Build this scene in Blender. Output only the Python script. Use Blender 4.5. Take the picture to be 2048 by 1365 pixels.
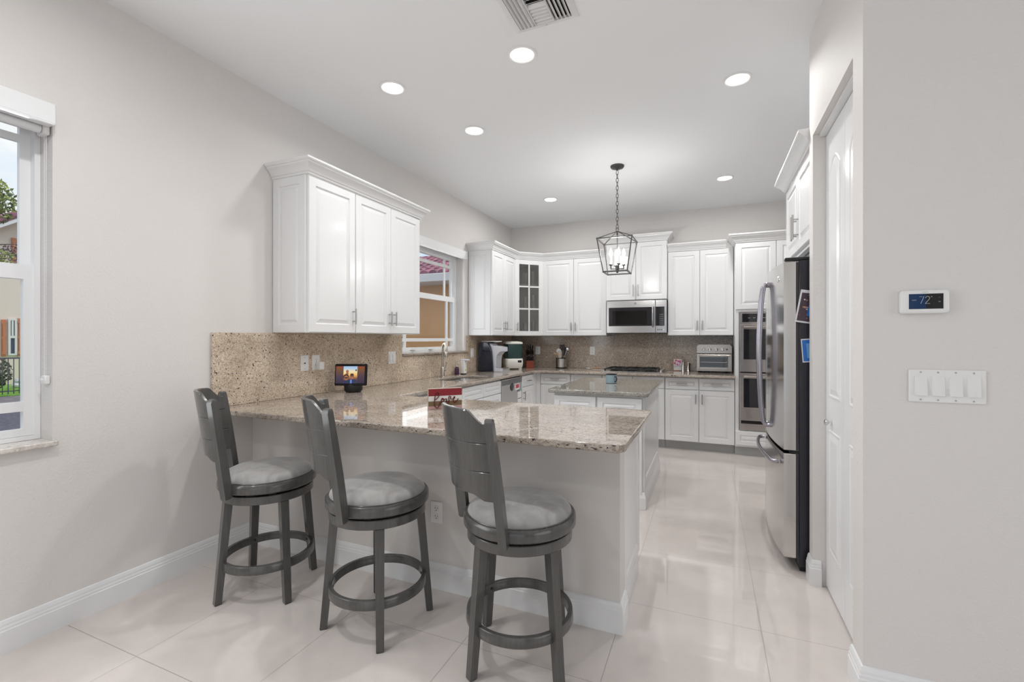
import bpy, bmesh, math, random
from mathutils import Vector, Matrix
random.seed(7)
PI = math.pi
S = bpy.context.scene
for o in list(bpy.data.objects):
    bpy.data.objects.remove(o)
COL = S.collection

# ------------------------------------------------------------------ camera
FPX, YAW, V0, CAMX, CAMH = 917.7, 0.4039, 677.7, 2.757, 1.3337
cd = bpy.data.cameras.new('camera')
cam = bpy.data.objects.new('camera', cd)
COL.objects.link(cam)
cd.sensor_fit = 'HORIZONTAL'
cd.sensor_width = 36.0
cd.lens = FPX / 2048 * 36.0
cd.shift_y = -(682.5 - V0) / 2048
cd.clip_start = 0.05
cd.clip_end = 300
cam.location = (CAMX, 0, CAMH)
cam.rotation_euler = (PI / 2, 0, YAW)
S.camera = cam

# ------------------------------------------------------------------ colour management
S.view_settings.view_transform = 'Standard'
S.view_settings.look = 'None'
S.view_settings.exposure = 0.0
S.view_settings.gamma = 1.0
S.view_settings.use_curve_mapping = False
S.cycles.use_denoising = True
S.cycles.max_bounces = 10
S.cycles.diffuse_bounces = 6
S.cycles.glossy_bounces = 5
S.cycles.transparent_max_bounces = 16
S.cycles.caustics_reflective = False
S.cycles.caustics_refractive = False
S.cycles.sample_clamp_indirect = 6.0

# ------------------------------------------------------------------ sky
W = bpy.data.worlds.new('world')
S.world = W
W.use_nodes = True
nt = W.node_tree
nt.nodes.clear()
wo = nt.nodes.new('ShaderNodeOutputWorld')
bg = nt.nodes.new('ShaderNodeBackground')
tc = nt.nodes.new('ShaderNodeTexCoord')
mp = nt.nodes.new('ShaderNodeMapping')
mp.inputs['Scale'].default_value = (1.0, 1.0, 2.2)
nz = nt.nodes.new('ShaderNodeTexNoise')
nz.inputs['Scale'].default_value = 2.6
nz.inputs['Detail'].default_value = 7
nz.inputs['Roughness'].default_value = 0.55
rp = nt.nodes.new('ShaderNodeValToRGB')
rp.color_ramp.elements[0].position = 0.34
rp.color_ramp.elements[0].color = (0.56, 0.76, 0.98, 1)
rp.color_ramp.elements[1].position = 0.56
rp.color_ramp.elements[1].color = (1.0, 1.0, 1.0, 1)
nt.links.new(tc.outputs['Generated'], mp.inputs['Vector'])
nt.links.new(mp.outputs['Vector'], nz.inputs['Vector'])
nt.links.new(nz.outputs['Fac'], rp.inputs['Fac'])
nt.links.new(rp.outputs['Color'], bg.inputs['Color'])
bg.inputs['Strength'].default_value = 1.05
nt.links.new(bg.outputs['Background'], wo.inputs['Surface'])

def lamp(name, kind, loc, rot, energy, color=(1, 1, 1), **kw):
    d = bpy.data.lights.new(name, kind)
    d.energy = energy
    d.color = color
    for k, v in kw.items():
        setattr(d, k, v)
    o = bpy.data.objects.new(name, d)
    o.location = loc
    o.rotation_euler = rot
    COL.objects.link(o)
    return o

sun = lamp('sun', 'SUN', (8, 12, 20), (0, 0, 0), 1.9, (1.0, 0.95, 0.86), angle=0.02)
sun.rotation_euler = Vector((-0.45, -0.5, -1.0)).to_track_quat('-Z', 'Y').to_euler()
# daylight lamps at the left-wall windows, plus added fills out of view
lamp('fill_behind_view', 'AREA', (3.2, -2.85, 1.25), (PI / 2, 0, PI), 7, (1.0, 1.0, 1.0), shape='RECTANGLE', size=3.4, size_y=2.2)  # unseen fill light added behind the viewpoint
lamp('daylight_dining_window', 'AREA', (0.03, 0.16, 1.6), (0, -PI / 2, 0), 25, (0.97, 0.99, 1.0), shape='RECTANGLE', size=1.4, size_y=1.7)
lamp('daylight_sink_window', 'AREA', (-0.03, 4.33, 1.75), (0, -PI / 2, 0), 5, (0.97, 0.99, 1.0), shape='RECTANGLE', size=1.05, size_y=1.15)
lamp('fill_side', 'AREA', (6.4, -0.3, 1.45), (0, PI / 2, 0), 21, (1.0, 1.0, 1.0), shape='RECTANGLE', size=2.0, size_y=3.0)  # unseen side fill, added to brighten the left wall

# added overhead fills without fixtures, to brighten the left wall
for y_, e_ in ((0.75, 12), (-0.75, 11)):
    lamp('fill_overhead', 'AREA', (1.05, y_, 2.995), (0, 0, 0), e_, (1.0, .99, .975), shape='DISK', size=.12, spread=math.radians(170))

# ------------------------------------------------------------------ materials
M = {}
def mat(name, col, rough=0.5, metal=0.0, spec=0.5, coat=0.0, emit=None, estr=0.0, bump=None, aniso=0.0):
    m = bpy.data.materials.new(name)
    m.use_nodes = True
    b = m.node_tree.nodes['Principled BSDF']
    b.inputs['Base Color'].default_value = (*col, 1)
    b.inputs['Roughness'].default_value = rough
    b.inputs['Metallic'].default_value = metal
    b.inputs['Specular IOR Level'].default_value = spec
    b.inputs['Coat Weight'].default_value = coat
    b.inputs['Coat Roughness'].default_value = 0.12
    if emit:
        b.inputs['Emission Color'].default_value = (*emit, 1)
        b.inputs['Emission Strength'].default_value = estr
    if bump:
        sc, st, dist = bump
        n = nd(m, 'ShaderNodeTexNoise', Scale=sc, Detail=3.0)
        tcn = nd(m, 'ShaderNodeTexCoord')
        bp = nd(m, 'ShaderNodeBump', Strength=st, Distance=dist)
        lk(m, tcn, 'Object', n, 'Vector')
        lk(m, n, 'Fac', bp, 'Height')
        lk(m, bp, 'Normal', b, 'Normal')
    M[name] = m
    return m
def nd(m, t, **inp):
    n = m.node_tree.nodes.new(t)
    for k, v in inp.items():
        n.inputs[k.replace('_', ' ')].default_value = v
    return n
def lk(m, a, ao, b, bi):
    m.node_tree.links.new(a.outputs[ao], b.inputs[bi])
def bsdf(m):
    return m.node_tree.nodes['Principled BSDF']
def ramp(m, stops, const=False):
    r = m.node_tree.nodes.new('ShaderNodeValToRGB')
    cr = r.color_ramp
    if const:
        cr.interpolation = 'CONSTANT'
    while len(cr.elements) < len(stops):
        cr.elements.new(0.5)
    for e, (p, c) in zip(cr.elements, stops):
        e.position = p
        e.color = (*c, 1)
    return r
def mixc(m, fac=None, mode='MIX'):
    n = m.node_tree.nodes.new('ShaderNodeMix')
    n.data_type = 'RGBA'
    n.blend_type = mode
    if fac is not None:
        n.inputs['Factor'].default_value = fac
    return n          # inputs 6, 7 = A, B ; output 2 = Result

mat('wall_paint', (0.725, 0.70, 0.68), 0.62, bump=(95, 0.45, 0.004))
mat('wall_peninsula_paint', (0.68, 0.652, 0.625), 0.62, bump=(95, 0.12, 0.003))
mat('wall_paint_low_bounce', (0.34, 0.32, 0.30), 0.7)  # unseen front wall darkened to cut bounce onto the thermostat wall
mat('ceiling_paint', (0.85, 0.865, 0.88), 0.8, bump=(80, 0.12, 0.002))
mat('trim_white', (0.80, 0.81, 0.82), 0.30)
mat('cabinet_white', (0.765, 0.77, 0.775), 0.30, coat=0.12)
mat('cabinet_inside', (0.30, 0.29, 0.27), 0.6)  # gray-brown has the dimness behind the glass door painted in
mat('toe_kick', (0.42, 0.43, 0.43), 0.5)  # gray has the shade under the cabinet fronts painted in
mat('vinyl_white', (0.84, 0.85, 0.86), 0.3)
mat('plastic_white', (0.82, 0.82, 0.81), 0.3)
mat('nickel', (0.46, 0.45, 0.44), 0.28, 1.0)
mat('faucet_nickel', (0.52, 0.48, 0.43), 0.26, 1.0)
mat('chrome', (0.80, 0.80, 0.80), 0.10, 1.0)
mat('black_gloss', (0.012, 0.012, 0.014), 0.06)
mat('black_glass', (0.02, 0.02, 0.023), 0.03, spec=0.7)
mat('black_matte', (0.012, 0.012, 0.013), 0.5)
mat('fridge_side', (0.018, 0.017, 0.026), 0.35)
mat('dark_cavity', (0.01, 0.01, 0.01), 0.8)
mat('gasket', (0.06, 0.06, 0.065), 0.5)
mat('navy_plastic', (0.006, 0.012, 0.03), 0.10, coat=0.5)
mat('silver_plastic', (0.62, 0.63, 0.68), 0.28)
mat('dispenser_white', (0.80, 0.79, 0.74), 0.3)
mat('block_wood', (0.24, 0.045, 0.02), 0.3)
mat('block_dark', (0.018, 0.006, 0.006), 0.4)
mat('frame_wood', (0.42, 0.25, 0.14), 0.4)
mat('wood_spoon', (0.40, 0.22, 0.10), 0.5)
mat('mug_blue', (0.26, 0.36, 0.41), 0.2, coat=0.3)
mat('mug_rim', (0.012, 0.014, 0.03), 0.2)
mat('lantern_metal', (0.10, 0.10, 0.095), 0.35, 0.8)
mat('candle_white', (0.85, 0.85, 0.83), 0.4, emit=(1, 0.97, 0.92), estr=0.35)
mat('bulb_glow', (1, 1, 1), 0.3, emit=(1.0, 0.96, 0.9), estr=14)
mat('can_glow', (1, 1, 1), 0.3, emit=(1.0, 0.985, 0.96), estr=5)
mat('can_trim', (0.86, 0.86, 0.86), 0.4)
mat('vent_white', (0.72, 0.72, 0.72), 0.4)
mat('sign_red', (0.22, 0.002, 0.012), 0.5)
mat('sign_white', (0.70, 0.69, 0.66), 0.5)
mat('sign_brown', (0.17, 0.11, 0.05), 0.55)
mat('sign_pink', (0.50, 0.30, 0.29), 0.55)
mat('sign_edge', (0.42, 0.36, 0.28), 0.55)
mat('sign_wire', (0.10, 0.005, 0.007), 0.35)
mat('cord_tan', (0.55, 0.47, 0.36), 0.5)
mat('slot_dark', (0.04, 0.04, 0.04), 0.6)
mat('screw_gray', (0.45, 0.45, 0.45), 0.4, 0.6)
mat('photo_paper', (0.72, 0.72, 0.75), 0.25)
mat('photo_dark', (0.06, 0.035, 0.05), 0.3)
mat('photo_blue', (0.02, 0.16, 0.55), 0.3)
mat('photo_sky', (0.16, 0.40, 0.72), 0.3)
mat('photo_red', (0.20, 0.06, 0.06), 0.3)
mat('photo_skin', (0.45, 0.26, 0.18), 0.4)
mat('pink_ink', (0.65, 0.09, 0.30), 0.5)
mat('gray_ink', (0.16, 0.17, 0.24), 0.5)
mat('sticker_red', (0.55, 0.02, 0.07), 0.4)
mat('sticker_white', (0.80, 0.80, 0.80), 0.4)
mat('sticker_dark', (0.10, 0.13, 0.12), 0.4)
mat('sticker_green', (0.20, 0.36, 0.30), 0.4)
mat('dw_control', (0.22, 0.22, 0.23), 0.35, 0.7)
mat('knob_black', (0.02, 0.02, 0.02), 0.25)
mat('grate_black', (0.014, 0.014, 0.016), 0.45)
mat('foam_white', (0.8, 0.8, 0.8), 0.6)
mat('label_lime', (0.50, 0.55, 0.08), 0.5)
mat('soap_purple', (0.06, 0.015, 0.06), 0.2)
mat('leaf_dark', (0.02, 0.03, 0.01), 0.5)
# outdoors
mat('stucco_cream', (0.74, 0.63, 0.57), 0.9, bump=(30, 0.3, 0.01))
mat('stucco_orange', (0.66, 0.37, 0.17), 0.9, bump=(40, 0.3, 0.01))
mat('gutter_white', (0.70, 0.70, 0.71), 0.5)
mat('shutter_wood', (0.50, 0.17, 0.07), 0.6)
mat('window_navy', (0.05, 0.06, 0.13), 0.6, spec=0.1)
mat('fence_metal', (0.07, 0.06, 0.09), 0.5)
mat('bag_white', (0.70, 0.70, 0.78), 0.5)
mat('branch_bark', (0.10, 0.06, 0.05), 0.8)

def stainless(name, col, rough, axis):
    m = mat(name, col, rough, 1.0)
    tcn = nd(m, 'ShaderNodeTexCoord')
    mpn = nd(m, 'ShaderNodeMapping')
    sc = [260, 260, 260]
    sc[axis] = 3
    mpn.inputs['Scale'].default_value = sc
    n = nd(m, 'ShaderNodeTexNoise', Scale=1.0, Detail=2.0)
    mr = nd(m, 'ShaderNodeMapRange', To_Min=rough - 0.05, To_Max=rough + 0.07)
    lk(m, tcn, 'Object', mpn, 'Vector'); lk(m, mpn, 'Vector', n, 'Vector')
    lk(m, n, 'Fac', mr, 'Value'); lk(m, mr, 'Result', bsdf(m), 'Roughness')
stainless('steel', (0.60, 0.59, 0.58), 0.20, 0)
stainless('steel_fridge', (0.60, 0.585, 0.57), 0.13, 1)
stainless('steel_oven', (0.56, 0.51, 0.48), 0.18, 0)
stainless('handle_steel', (0.40, 0.385, 0.43), 0.22, 2)
stainless('steel_toaster', (0.47, 0.43, 0.39), 0.24, 0)

def floor_mat():
    m = mat('porcelain_tile', (0.60, 0.55, 0.52), 0.03, spec=0.7)
    tcn = nd(m, 'ShaderNodeTexCoord')
    mpn = nd(m, 'ShaderNodeMapping')
    mpn.inputs['Location'].default_value = (-2.373 + 0.607 * 8, -2.369 + 0.6096 * 10, 0)
    br = nd(m, 'ShaderNodeTexBrick', Scale=1.0, Mortar_Size=0.0017, Mortar_Smooth=0.1, Bias=0.0, Brick_Width=0.607, Row_Height=0.6096)
    br.offset = 0.0
    br.squash = 1.0
    br.inputs['Color1'].default_value = (0.67, 0.615, 0.583, 1)
    br.inputs['Color2'].default_value = (0.68, 0.625, 0.593, 1)
    br.inputs['Mortar'].default_value = (0.40, 0.36, 0.335, 1)
    n = nd(m, 'ShaderNodeTexNoise', Scale=2.2, Detail=5.0, Roughness=0.6)
    r = ramp(m, [(0.35, (0.93, 0.93, 0.93)), (0.65, (1.04, 1.04, 1.04))])
    mx = mixc(m, 1.0, 'MULTIPLY')
    lk(m, tcn, 'Object', mpn, 'Vector'); lk(m, mpn, 'Vector', br, 'Vector'); lk(m, tcn, 'Object', n, 'Vector')
    lk(m, n, 'Fac', r, 'Fac')
    m.node_tree.links.new(br.outputs['Color'], mx.inputs[6]); m.node_tree.links.new(r.outputs['Color'], mx.inputs[7])
    m.node_tree.links.new(mx.outputs[2], bsdf(m).inputs['Base Color'])
    mr = nd(m, 'ShaderNodeMapRange', To_Min=0.025, To_Max=0.5)
    lk(m, br, 'Fac', mr, 'Value'); lk(m, mr, 'Result', bsdf(m), 'Roughness')
floor_mat()

def granite(name, palette, scale=70, stretch=(1, 1, 1), rough=0.07, dark=0.06, grain=0.0, big=0.5):
    """speckled stone: two sizes of distorted grain coloured from a palette, a slow drift and black flecks"""
    m = mat(name, palette[0], rough, spec=0.5)
    t = m.node_tree
    tcn = nd(m, 'ShaderNodeTexCoord')
    mpn = nd(m, 'ShaderNodeMapping')
    mpn.inputs['Scale'].default_value = stretch
    lk(m, tcn, 'Object', mpn, 'Vector')
    dn = nd(m, 'ShaderNodeTexNoise', Scale=scale * 0.6, Detail=2.0)
    lk(m, mpn, 'Vector', dn, 'Vector')
    ma = nd(m, 'ShaderNodeVectorMath'); ma.operation = 'MULTIPLY_ADD'
    ma.inputs[1].default_value = (1.6 / scale,) * 3
    t.links.new(dn.outputs['Color'], ma.inputs[0]); t.links.new(mpn.outputs['Vector'], ma.inputs[2])
    v1 = nd(m, 'ShaderNodeTexVoronoi', Scale=scale)
    v2 = nd(m, 'ShaderNodeTexVoronoi', Scale=scale * 2.3)
    t.links.new(ma.outputs[0], v1.inputs['Vector']); t.links.new(ma.outputs[0], v2.inputs['Vector'])
    sep1 = nd(m, 'ShaderNodeSeparateColor'); sep2 = nd(m, 'ShaderNodeSeparateColor')
    lk(m, v1, 'Color', sep1, 'Color'); lk(m, v2, 'Color', sep2, 'Color')
    k = len(palette)
    st = [(i / k, c) for i, c in enumerate(palette)]
    r1 = ramp(m, st, True); r2 = ramp(m, st, True)
    lk(m, sep1, 'Red', r1, 'Fac'); lk(m, sep2, 'Green', r2, 'Fac')
    mx = mixc(m, 0.55)
    t.links.new(r1.outputs['Color'], mx.inputs[6]); t.links.new(r2.outputs['Color'], mx.inputs[7])
    if grain > 0:
        ve = nd(m, 'ShaderNodeTexVoronoi', Scale=scale * 1.15); ve.feature = 'DISTANCE_TO_EDGE'
        t.links.new(ma.outputs[0], ve.inputs['Vector'])
        re_ = ramp(m, [(0.02, (1 - grain,) * 3), (0.16, (1.12, 1.12, 1.12))])
        lk(m, ve, 'Distance', re_, 'Fac')
        mg_ = mixc(m, 1.0, 'MULTIPLY')
        t.links.new(mx.outputs[2], mg_.inputs[6]); t.links.new(re_.outputs['Color'], mg_.inputs[7])
        mx = mg_
    bn = nd(m, 'ShaderNodeTexNoise', Scale=3.6 if grain > 0 else 5.0, Detail=5.0, Roughness=0.6)
    lk(m, mpn, 'Vector', bn, 'Vector')
    rb = ramp(m, [(0.30, tuple(1 - big * x for x in (0.48, 0.55, 0.62))), (0.62, (1.10, 1.08, 1.06))])
    lk(m, bn, 'Fac', rb, 'Fac')
    mm = mixc(m, 1.0, 'MULTIPLY')
    t.links.new(mx.outputs[2], mm.inputs[6]); t.links.new(rb.outputs['Color'], mm.inputs[7])
    # black flecks, gathered where a slow noise is high
    v3 = nd(m, 'ShaderNodeTexVoronoi', Scale=scale * 1.5)
    t.links.new(ma.outputs[0], v3.inputs['Vector'])
    s3 = nd(m, 'ShaderNodeSeparateColor'); lk(m, v3, 'Color', s3, 'Color')
    cn = nd(m, 'ShaderNodeTexNoise', Scale=7.0, Detail=3.0); lk(m, tcn, 'Object', cn, 'Vector')
    mr = nd(m, 'ShaderNodeMapRange', From_Min=0.42, From_Max=0.68, To_Min=dark * 0.2, To_Max=dark * 2.4)
    lk(m, cn, 'Fac', mr, 'Value')
    lt = nd(m, 'ShaderNodeMath'); lt.operation = 'LESS_THAN'
    t.links.new(s3.outputs['Blue'], lt.inputs[0]); t.links.new(mr.outputs['Result'], lt.inputs[1])
    md = mixc(m)
    t.links.new(lt.outputs[0], md.inputs['Factor']); t.links.new(mm.outputs[2], md.inputs[6])
    md.inputs[7].default_value = (0.05, 0.035, 0.04, 1)
    t.links.new(md.outputs[2], bsdf(m).inputs['Base Color'])
granite('granite_top', [(0.430, 0.388, 0.338), (0.380, 0.337, 0.286), (0.479, 0.446, 0.408), (0.281, 0.236, 0.191), (0.413, 0.370, 0.329), (0.215, 0.168, 0.139)], 130, (0.5, 1, 1), 0.025, 0.05, big=0.40)
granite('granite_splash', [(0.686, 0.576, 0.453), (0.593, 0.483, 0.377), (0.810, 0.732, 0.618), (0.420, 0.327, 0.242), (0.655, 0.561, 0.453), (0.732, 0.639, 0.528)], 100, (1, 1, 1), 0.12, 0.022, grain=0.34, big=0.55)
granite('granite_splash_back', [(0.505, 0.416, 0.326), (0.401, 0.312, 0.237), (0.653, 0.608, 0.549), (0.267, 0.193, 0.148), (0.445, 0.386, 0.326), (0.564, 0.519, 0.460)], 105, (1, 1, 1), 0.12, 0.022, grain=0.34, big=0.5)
granite('granite_island', [(0.310, 0.314, 0.287), (0.256, 0.257, 0.232), (0.365, 0.370, 0.364), (0.200, 0.180, 0.143), (0.310, 0.294, 0.264)], 110, (1, 1, 1), 0.05, 0.03, big=0.3)
granite('sill_stone', [(0.66, 0.63, 0.60), (0.60, 0.57, 0.53), (0.72, 0.70, 0.67), (0.50, 0.46, 0.42)], 60, (1, 1, 1), 0.15, 0.01, big=0.2)

def stool_mats():
    m = mat('stool_paint', (0.105, 0.102, 0.096), 0.27, coat=0.35)
    tcn = nd(m, 'ShaderNodeTexCoord'); mpn = nd(m, 'ShaderNodeMapping'); mpn.inputs['Scale'].default_value = (90, 90, 6)
    n = nd(m, 'ShaderNodeTexNoise', Scale=1.0, Detail=4.0)
    r = ramp(m, [(0.3, (0.066, 0.0645, 0.061)), (0.75, (0.086, 0.084, 0.080))])
    lk(m, tcn, 'Object', mpn, 'Vector'); lk(m, mpn, 'Vector', n, 'Vector'); lk(m, n, 'Fac', r, 'Fac'); lk(m, r, 'Color', bsdf(m), 'Base Color')
    m = mat('velvet_gray', (0.36, 0.35, 0.345), 0.85)
    bsdf(m).inputs['Sheen Weight'].default_value = 0.6
    bsdf(m).inputs['Sheen Roughness'].default_value = 0.4
    tcn = nd(m, 'ShaderNodeTexCoord')
    n = nd(m, 'ShaderNodeTexNoise', Scale=9.0, Detail=5.0, Distortion=1.2)
    r = ramp(m, [(0.35, (0.25, 0.242, 0.238)), (0.66, (0.36, 0.352, 0.345))])
    lk(m, tcn, 'Object', n, 'Vector'); lk(m, n, 'Fac', r, 'Fac'); lk(m, r, 'Color', bsdf(m), 'Base Color')
stool_mats()

def glass(name, tint=(1, 1, 1), gl=0.10, rough=0.0):
    m = bpy.data.materials.new(name); m.use_nodes = True
    t = m.node_tree; t.nodes.clear()
    out = t.nodes.new('ShaderNodeOutputMaterial')
    a = t.nodes.new('ShaderNodeBsdfTransparent'); a.inputs['Color'].default_value = (*tint, 1)
    g = t.nodes.new('ShaderNodeBsdfGlossy'); g.inputs['Roughness'].default_value = rough
    x = t.nodes.new('ShaderNodeMixShader'); x.inputs[0].default_value = gl
    t.links.new(a.outputs[0], x.inputs[1]); t.links.new(g.outputs[0], x.inputs[2]); t.links.new(x.outputs[0], out.inputs[0])
    M[name] = m
glass('window_glass', (0.97, 0.985, 0.99), 0.04)
glass('cabinet_glass', (0.80, 0.80, 0.78), 0.16, 0.12)
mat('tank_green', (0.022, 0.062, 0.058), 0.12, coat=0.4)
glass('clear_ware', (0.80, 0.82, 0.82), 0.35, 0.05)
glass('lantern_glass', (0.98, 0.98, 0.98), 0.03)
glass('oven_glass', (0.03, 0.03, 0.035), 0.10, 0.0)

def tiles_mat():
    m = mat('roof_tile', (0.36, 0.11, 0.15), 0.7)
    tcn = nd(m, 'ShaderNodeTexCoord'); n = nd(m, 'ShaderNodeTexNoise', Scale=2.5, Detail=3.0)
    r = ramp(m, [(0.35, (0.16, 0.05, 0.10)), (0.65, (0.42, 0.14, 0.19))])
    lk(m, tcn, 'Object', n, 'Vector'); lk(m, n, 'Fac', r, 'Fac'); lk(m, r, 'Color', bsdf(m), 'Base Color')
    m = mat('lawn_green', (0.10, 0.30, 0.03), 0.9)
    tcn = nd(m, 'ShaderNodeTexCoord'); n = nd(m, 'ShaderNodeTexNoise', Scale=6, Detail=6.0)
    r = ramp(m, [(0.35, (0.08, 0.20, 0.02)), (0.65, (0.22, 0.46, 0.07))])
    lk(m, tcn, 'Object', n, 'Vector'); lk(m, n, 'Fac', r, 'Fac'); lk(m, r, 'Color', bsdf(m), 'Base Color')
    m = mat('paver_gray', (0.20, 0.18, 0.20), 0.8)
    tcn = nd(m, 'ShaderNodeTexCoord'); br = nd(m, 'ShaderNodeTexBrick', Scale=1.0, Mortar_Size=0.01, Brick_Width=0.4, Row_Height=0.2)
    br.inputs['Color1'].default_value = (0.21, 0.19, 0.21, 1); br.inputs['Color2'].default_value = (0.16, 0.145, 0.17, 1); br.inputs['Mortar'].default_value = (0.09, 0.08, 0.09, 1)
    lk(m, tcn, 'Object', br, 'Vector'); lk(m, br, 'Color', bsdf(m), 'Base Color')
    m = mat('dark_blue_ground', (0.05, 0.05, 0.09), 0.5)
    tcn = nd(m, 'ShaderNodeTexCoord'); n = nd(m, 'ShaderNodeTexNoise', Scale=14, Detail=6.0)
    r = ramp(m, [(0.35, (0.025, 0.027, 0.06)), (0.7, (0.12, 0.115, 0.17))])
    lk(m, tcn, 'Object', n, 'Vector'); lk(m, n, 'Fac', r, 'Fac'); lk(m, r, 'Color', bsdf(m), 'Base Color')
    m = mat('leaf_green', (0.12, 0.20, 0.04), 0.6)
    tcn = nd(m, 'ShaderNodeTexCoord'); n = nd(m, 'ShaderNodeTexNoise', Scale=5, Detail=2.0)
    r = ramp(m, [(0.35, (0.05, 0.10, 0.025)), (0.65, (0.36, 0.42, 0.08))])
    lk(m, tcn, 'Object', n, 'Vector'); lk(m, n, 'Fac', r, 'Fac'); lk(m, r, 'Color', bsdf(m), 'Base Color')
    mat('leaf_bush', (0.06, 0.09, 0.05), 0.7)
    mat('leaf_purple', (0.08, 0.03, 0.07), 0.7)
tiles_mat()

# ------------------------------------------------------------------ mesh helpers
class Frame:
    """local (a, n, z): a along a wall, n out of it"""
    def __init__(s, o, A, N):
        s.o, s.A, s.N = Vector(o), Vector(A).normalized(), Vector(N).normalized()
    def P(s, a, n, z):
        return s.o + s.A * a + s.N * n + Vector((0, 0, z))
WORLD = Frame((0, 0, 0), (1, 0, 0), (0, 1, 0))
LEFT = Frame((0, 0, 0), (0, 1, 0), (1, 0, 0))           # a = y, n = x
class MB:
    def __init__(s, fr=WORLD):
        s.bm = bmesh.new(); s.fr = fr
    def V(s, p):
        return s.bm.verts.new(s.fr.P(*p))
    def face(s, vs):  # dark blue-gray strip laid over the pavers
        try:
            return s.bm.faces.new(vs)
        except ValueError:
            return None
    def poly(s, pts):
        s.face([s.V(p) for p in pts]); return s
    def rings(s, rs, cap0=True, cap1=True, closed=True, loop=False):
        vs = [[s.V(p) for p in r] for r in rs]
        n = len(vs[0])
        pairs = list(zip(vs, vs[1:])) + ([(vs[-1], vs[0])] if loop else [])
        for a, b in pairs:
            for i in range(n if closed else n - 1):
                j = (i + 1) % n
                s.face([a[i], a[j], b[j], b[i]])
        if cap0 and not loop: s.face(vs[0][::-1])
        if cap1 and not loop: s.face(vs[-1])
        return s
    def box(s, x0, x1, y0, y1, z0, z1, b=0.0, seg=1):
        if b <= 0:
            return s.rings([[(x0, y0, z), (x1, y0, z), (x1, y1, z), (x0, y1, z)] for z in (z0, z1)])
        t = bmesh.new()
        bmesh.ops.create_cube(t, size=1)
        for v in t.verts:
            v.co = Vector(((x0 + x1) / 2 + v.co.x * (x1 - x0), (y0 + y1) / 2 + v.co.y * (y1 - y0), (z0 + z1) / 2 + v.co.z * (z1 - z0)))
        b = min(b, abs(x1 - x0) * .49, abs(y1 - y0) * .49, abs(z1 - z0) * .49)
        bmesh.ops.bevel(t, geom=list(t.edges), offset=b, segments=seg, affect='EDGES', profile=0.5)
        mp_ = {}
        for v in t.verts: mp_[v] = s.V(v.co)
        for f in t.faces: s.face([mp_[v] for v in f.verts])
        t.free(); return s
    def prism(s, pts, h0, h1, ax='z', b=0.0):
        """2D outline pushed along one axis: ax z -> (x,y), y -> (x,z), x -> (y,z)"""
        def m(p, h):
            return {'z': (p[0], p[1], h), 'y': (p[0], h, p[1]), 'x': (h, p[0], p[1])}[ax]
        if b <= 0:
            return s.rings([[m(p, h0) for p in pts], [m(p, h1) for p in pts]])
        q = inset(pts, b)
        sg = 1 if h1 > h0 else -1
        return s.rings([[m(p, h0) for p in q], [m(p, h0 + b * sg) for p in pts], [m(p, h1 - b * sg) for p in pts], [m(p, h1) for p in q]])
    def lathe(s, prof, c=(0, 0, 0), seg=32, axis='z', loop=False, cap=True):
        rs = []
        for r, h in prof:
            ring = []
            for i in range(seg):
                a = 2 * PI * i / seg
                u, v = max(r, 1e-5) * math.cos(a), max(r, 1e-5) * math.sin(a)
                p = {'z': (u, v, h), 'y': (u, h, v), 'x': (h, u, v)}[axis]
                ring.append((c[0] + p[0], c[1] + p[1], c[2] + p[2]))
            rs.append(ring)
        return s.rings(rs, cap, cap, True, loop)
    def cyl(s, p0, p1, r0, r1=None, seg=20):
        return s.tube([p0, p1], [r0, r0 if r1 is None else r1], seg)
    def tube(s, pts, r, seg=10, closed=False, sx=1.0):
        pts = [Vector(p) for p in pts]
        n = len(pts)
        rr = r if isinstance(r, (list, tuple)) else [r] * n
        rs = []; up = None
        for i, p in enumerate(pts):
            if closed: d = pts[(i + 1) % n] - pts[i - 1]
            else: d = pts[min(i + 1, n - 1)] - pts[max(i - 1, 0)]
            d.normalize()
            if up is None:
                up = Vector((0, 0, 1)) if abs(d.z) < 0.9 else Vector((0, 1, 0))
            up = (up - d * up.dot(d)).normalized()
            sd = d.cross(up)
            rs.append([tuple(p + sd * (math.cos(2 * PI * k / seg) * rr[i] * sx) + up * (math.sin(2 * PI * k / seg) * rr[i])) for k in range(seg)])
        return s.rings(rs, not closed, not closed, True, closed)
    def bar(s, p0, p1, w, d, nrm, w1=None, d1=None):
        """square section from p0 to p1; w across, d along nrm"""
        p0, p1, nrm = Vector(p0), Vector(p1), Vector(nrm).normalized()
        t = (p1 - p0).normalized()
        sd = t.cross(nrm).normalized()
        w1 = w if w1 is None else w1; d1 = d if d1 is None else d1
        rs = []
        for p, a, b in ((p0, w, d), (p1, w1, d1)):
            rs.append([tuple(p + sd * (i * a / 2) + nrm * (j * b / 2)) for i, j in ((-1, -1), (1, -1), (1, 1), (-1, 1))])
        return s.rings(rs)
    def sweep(s, path, prof, closed=False, side=1):
        """profile (out, z) carried along a plan path with mitred corners; side=1 puts 'out' on the right of travel"""
        P = [Vector((p[0], p[1])) for p in path]; n = len(P); rs = []
        for i in range(n):
            d0 = (P[i] - P[i - 1]).normalized() if (i > 0 or closed) else None
            d1 = (P[(i + 1) % n] - P[i]).normalized() if (i < n - 1 or closed) else None
            d0 = d0 or d1; d1 = d1 or d0
            n0, n1 = Vector((d0.y, -d0.x)) * side, Vector((d1.y, -d1.x)) * side
            mvec = (n0 + n1); mvec = mvec / max(mvec.dot(n0), 1e-3) if mvec.length > 1e-4 else n0
            rs.append([(P[i].x + mvec.x * o, P[i].y + mvec.y * o, z) for o, z in prof])
        return s.rings(rs, True, True, True, closed)
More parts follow.
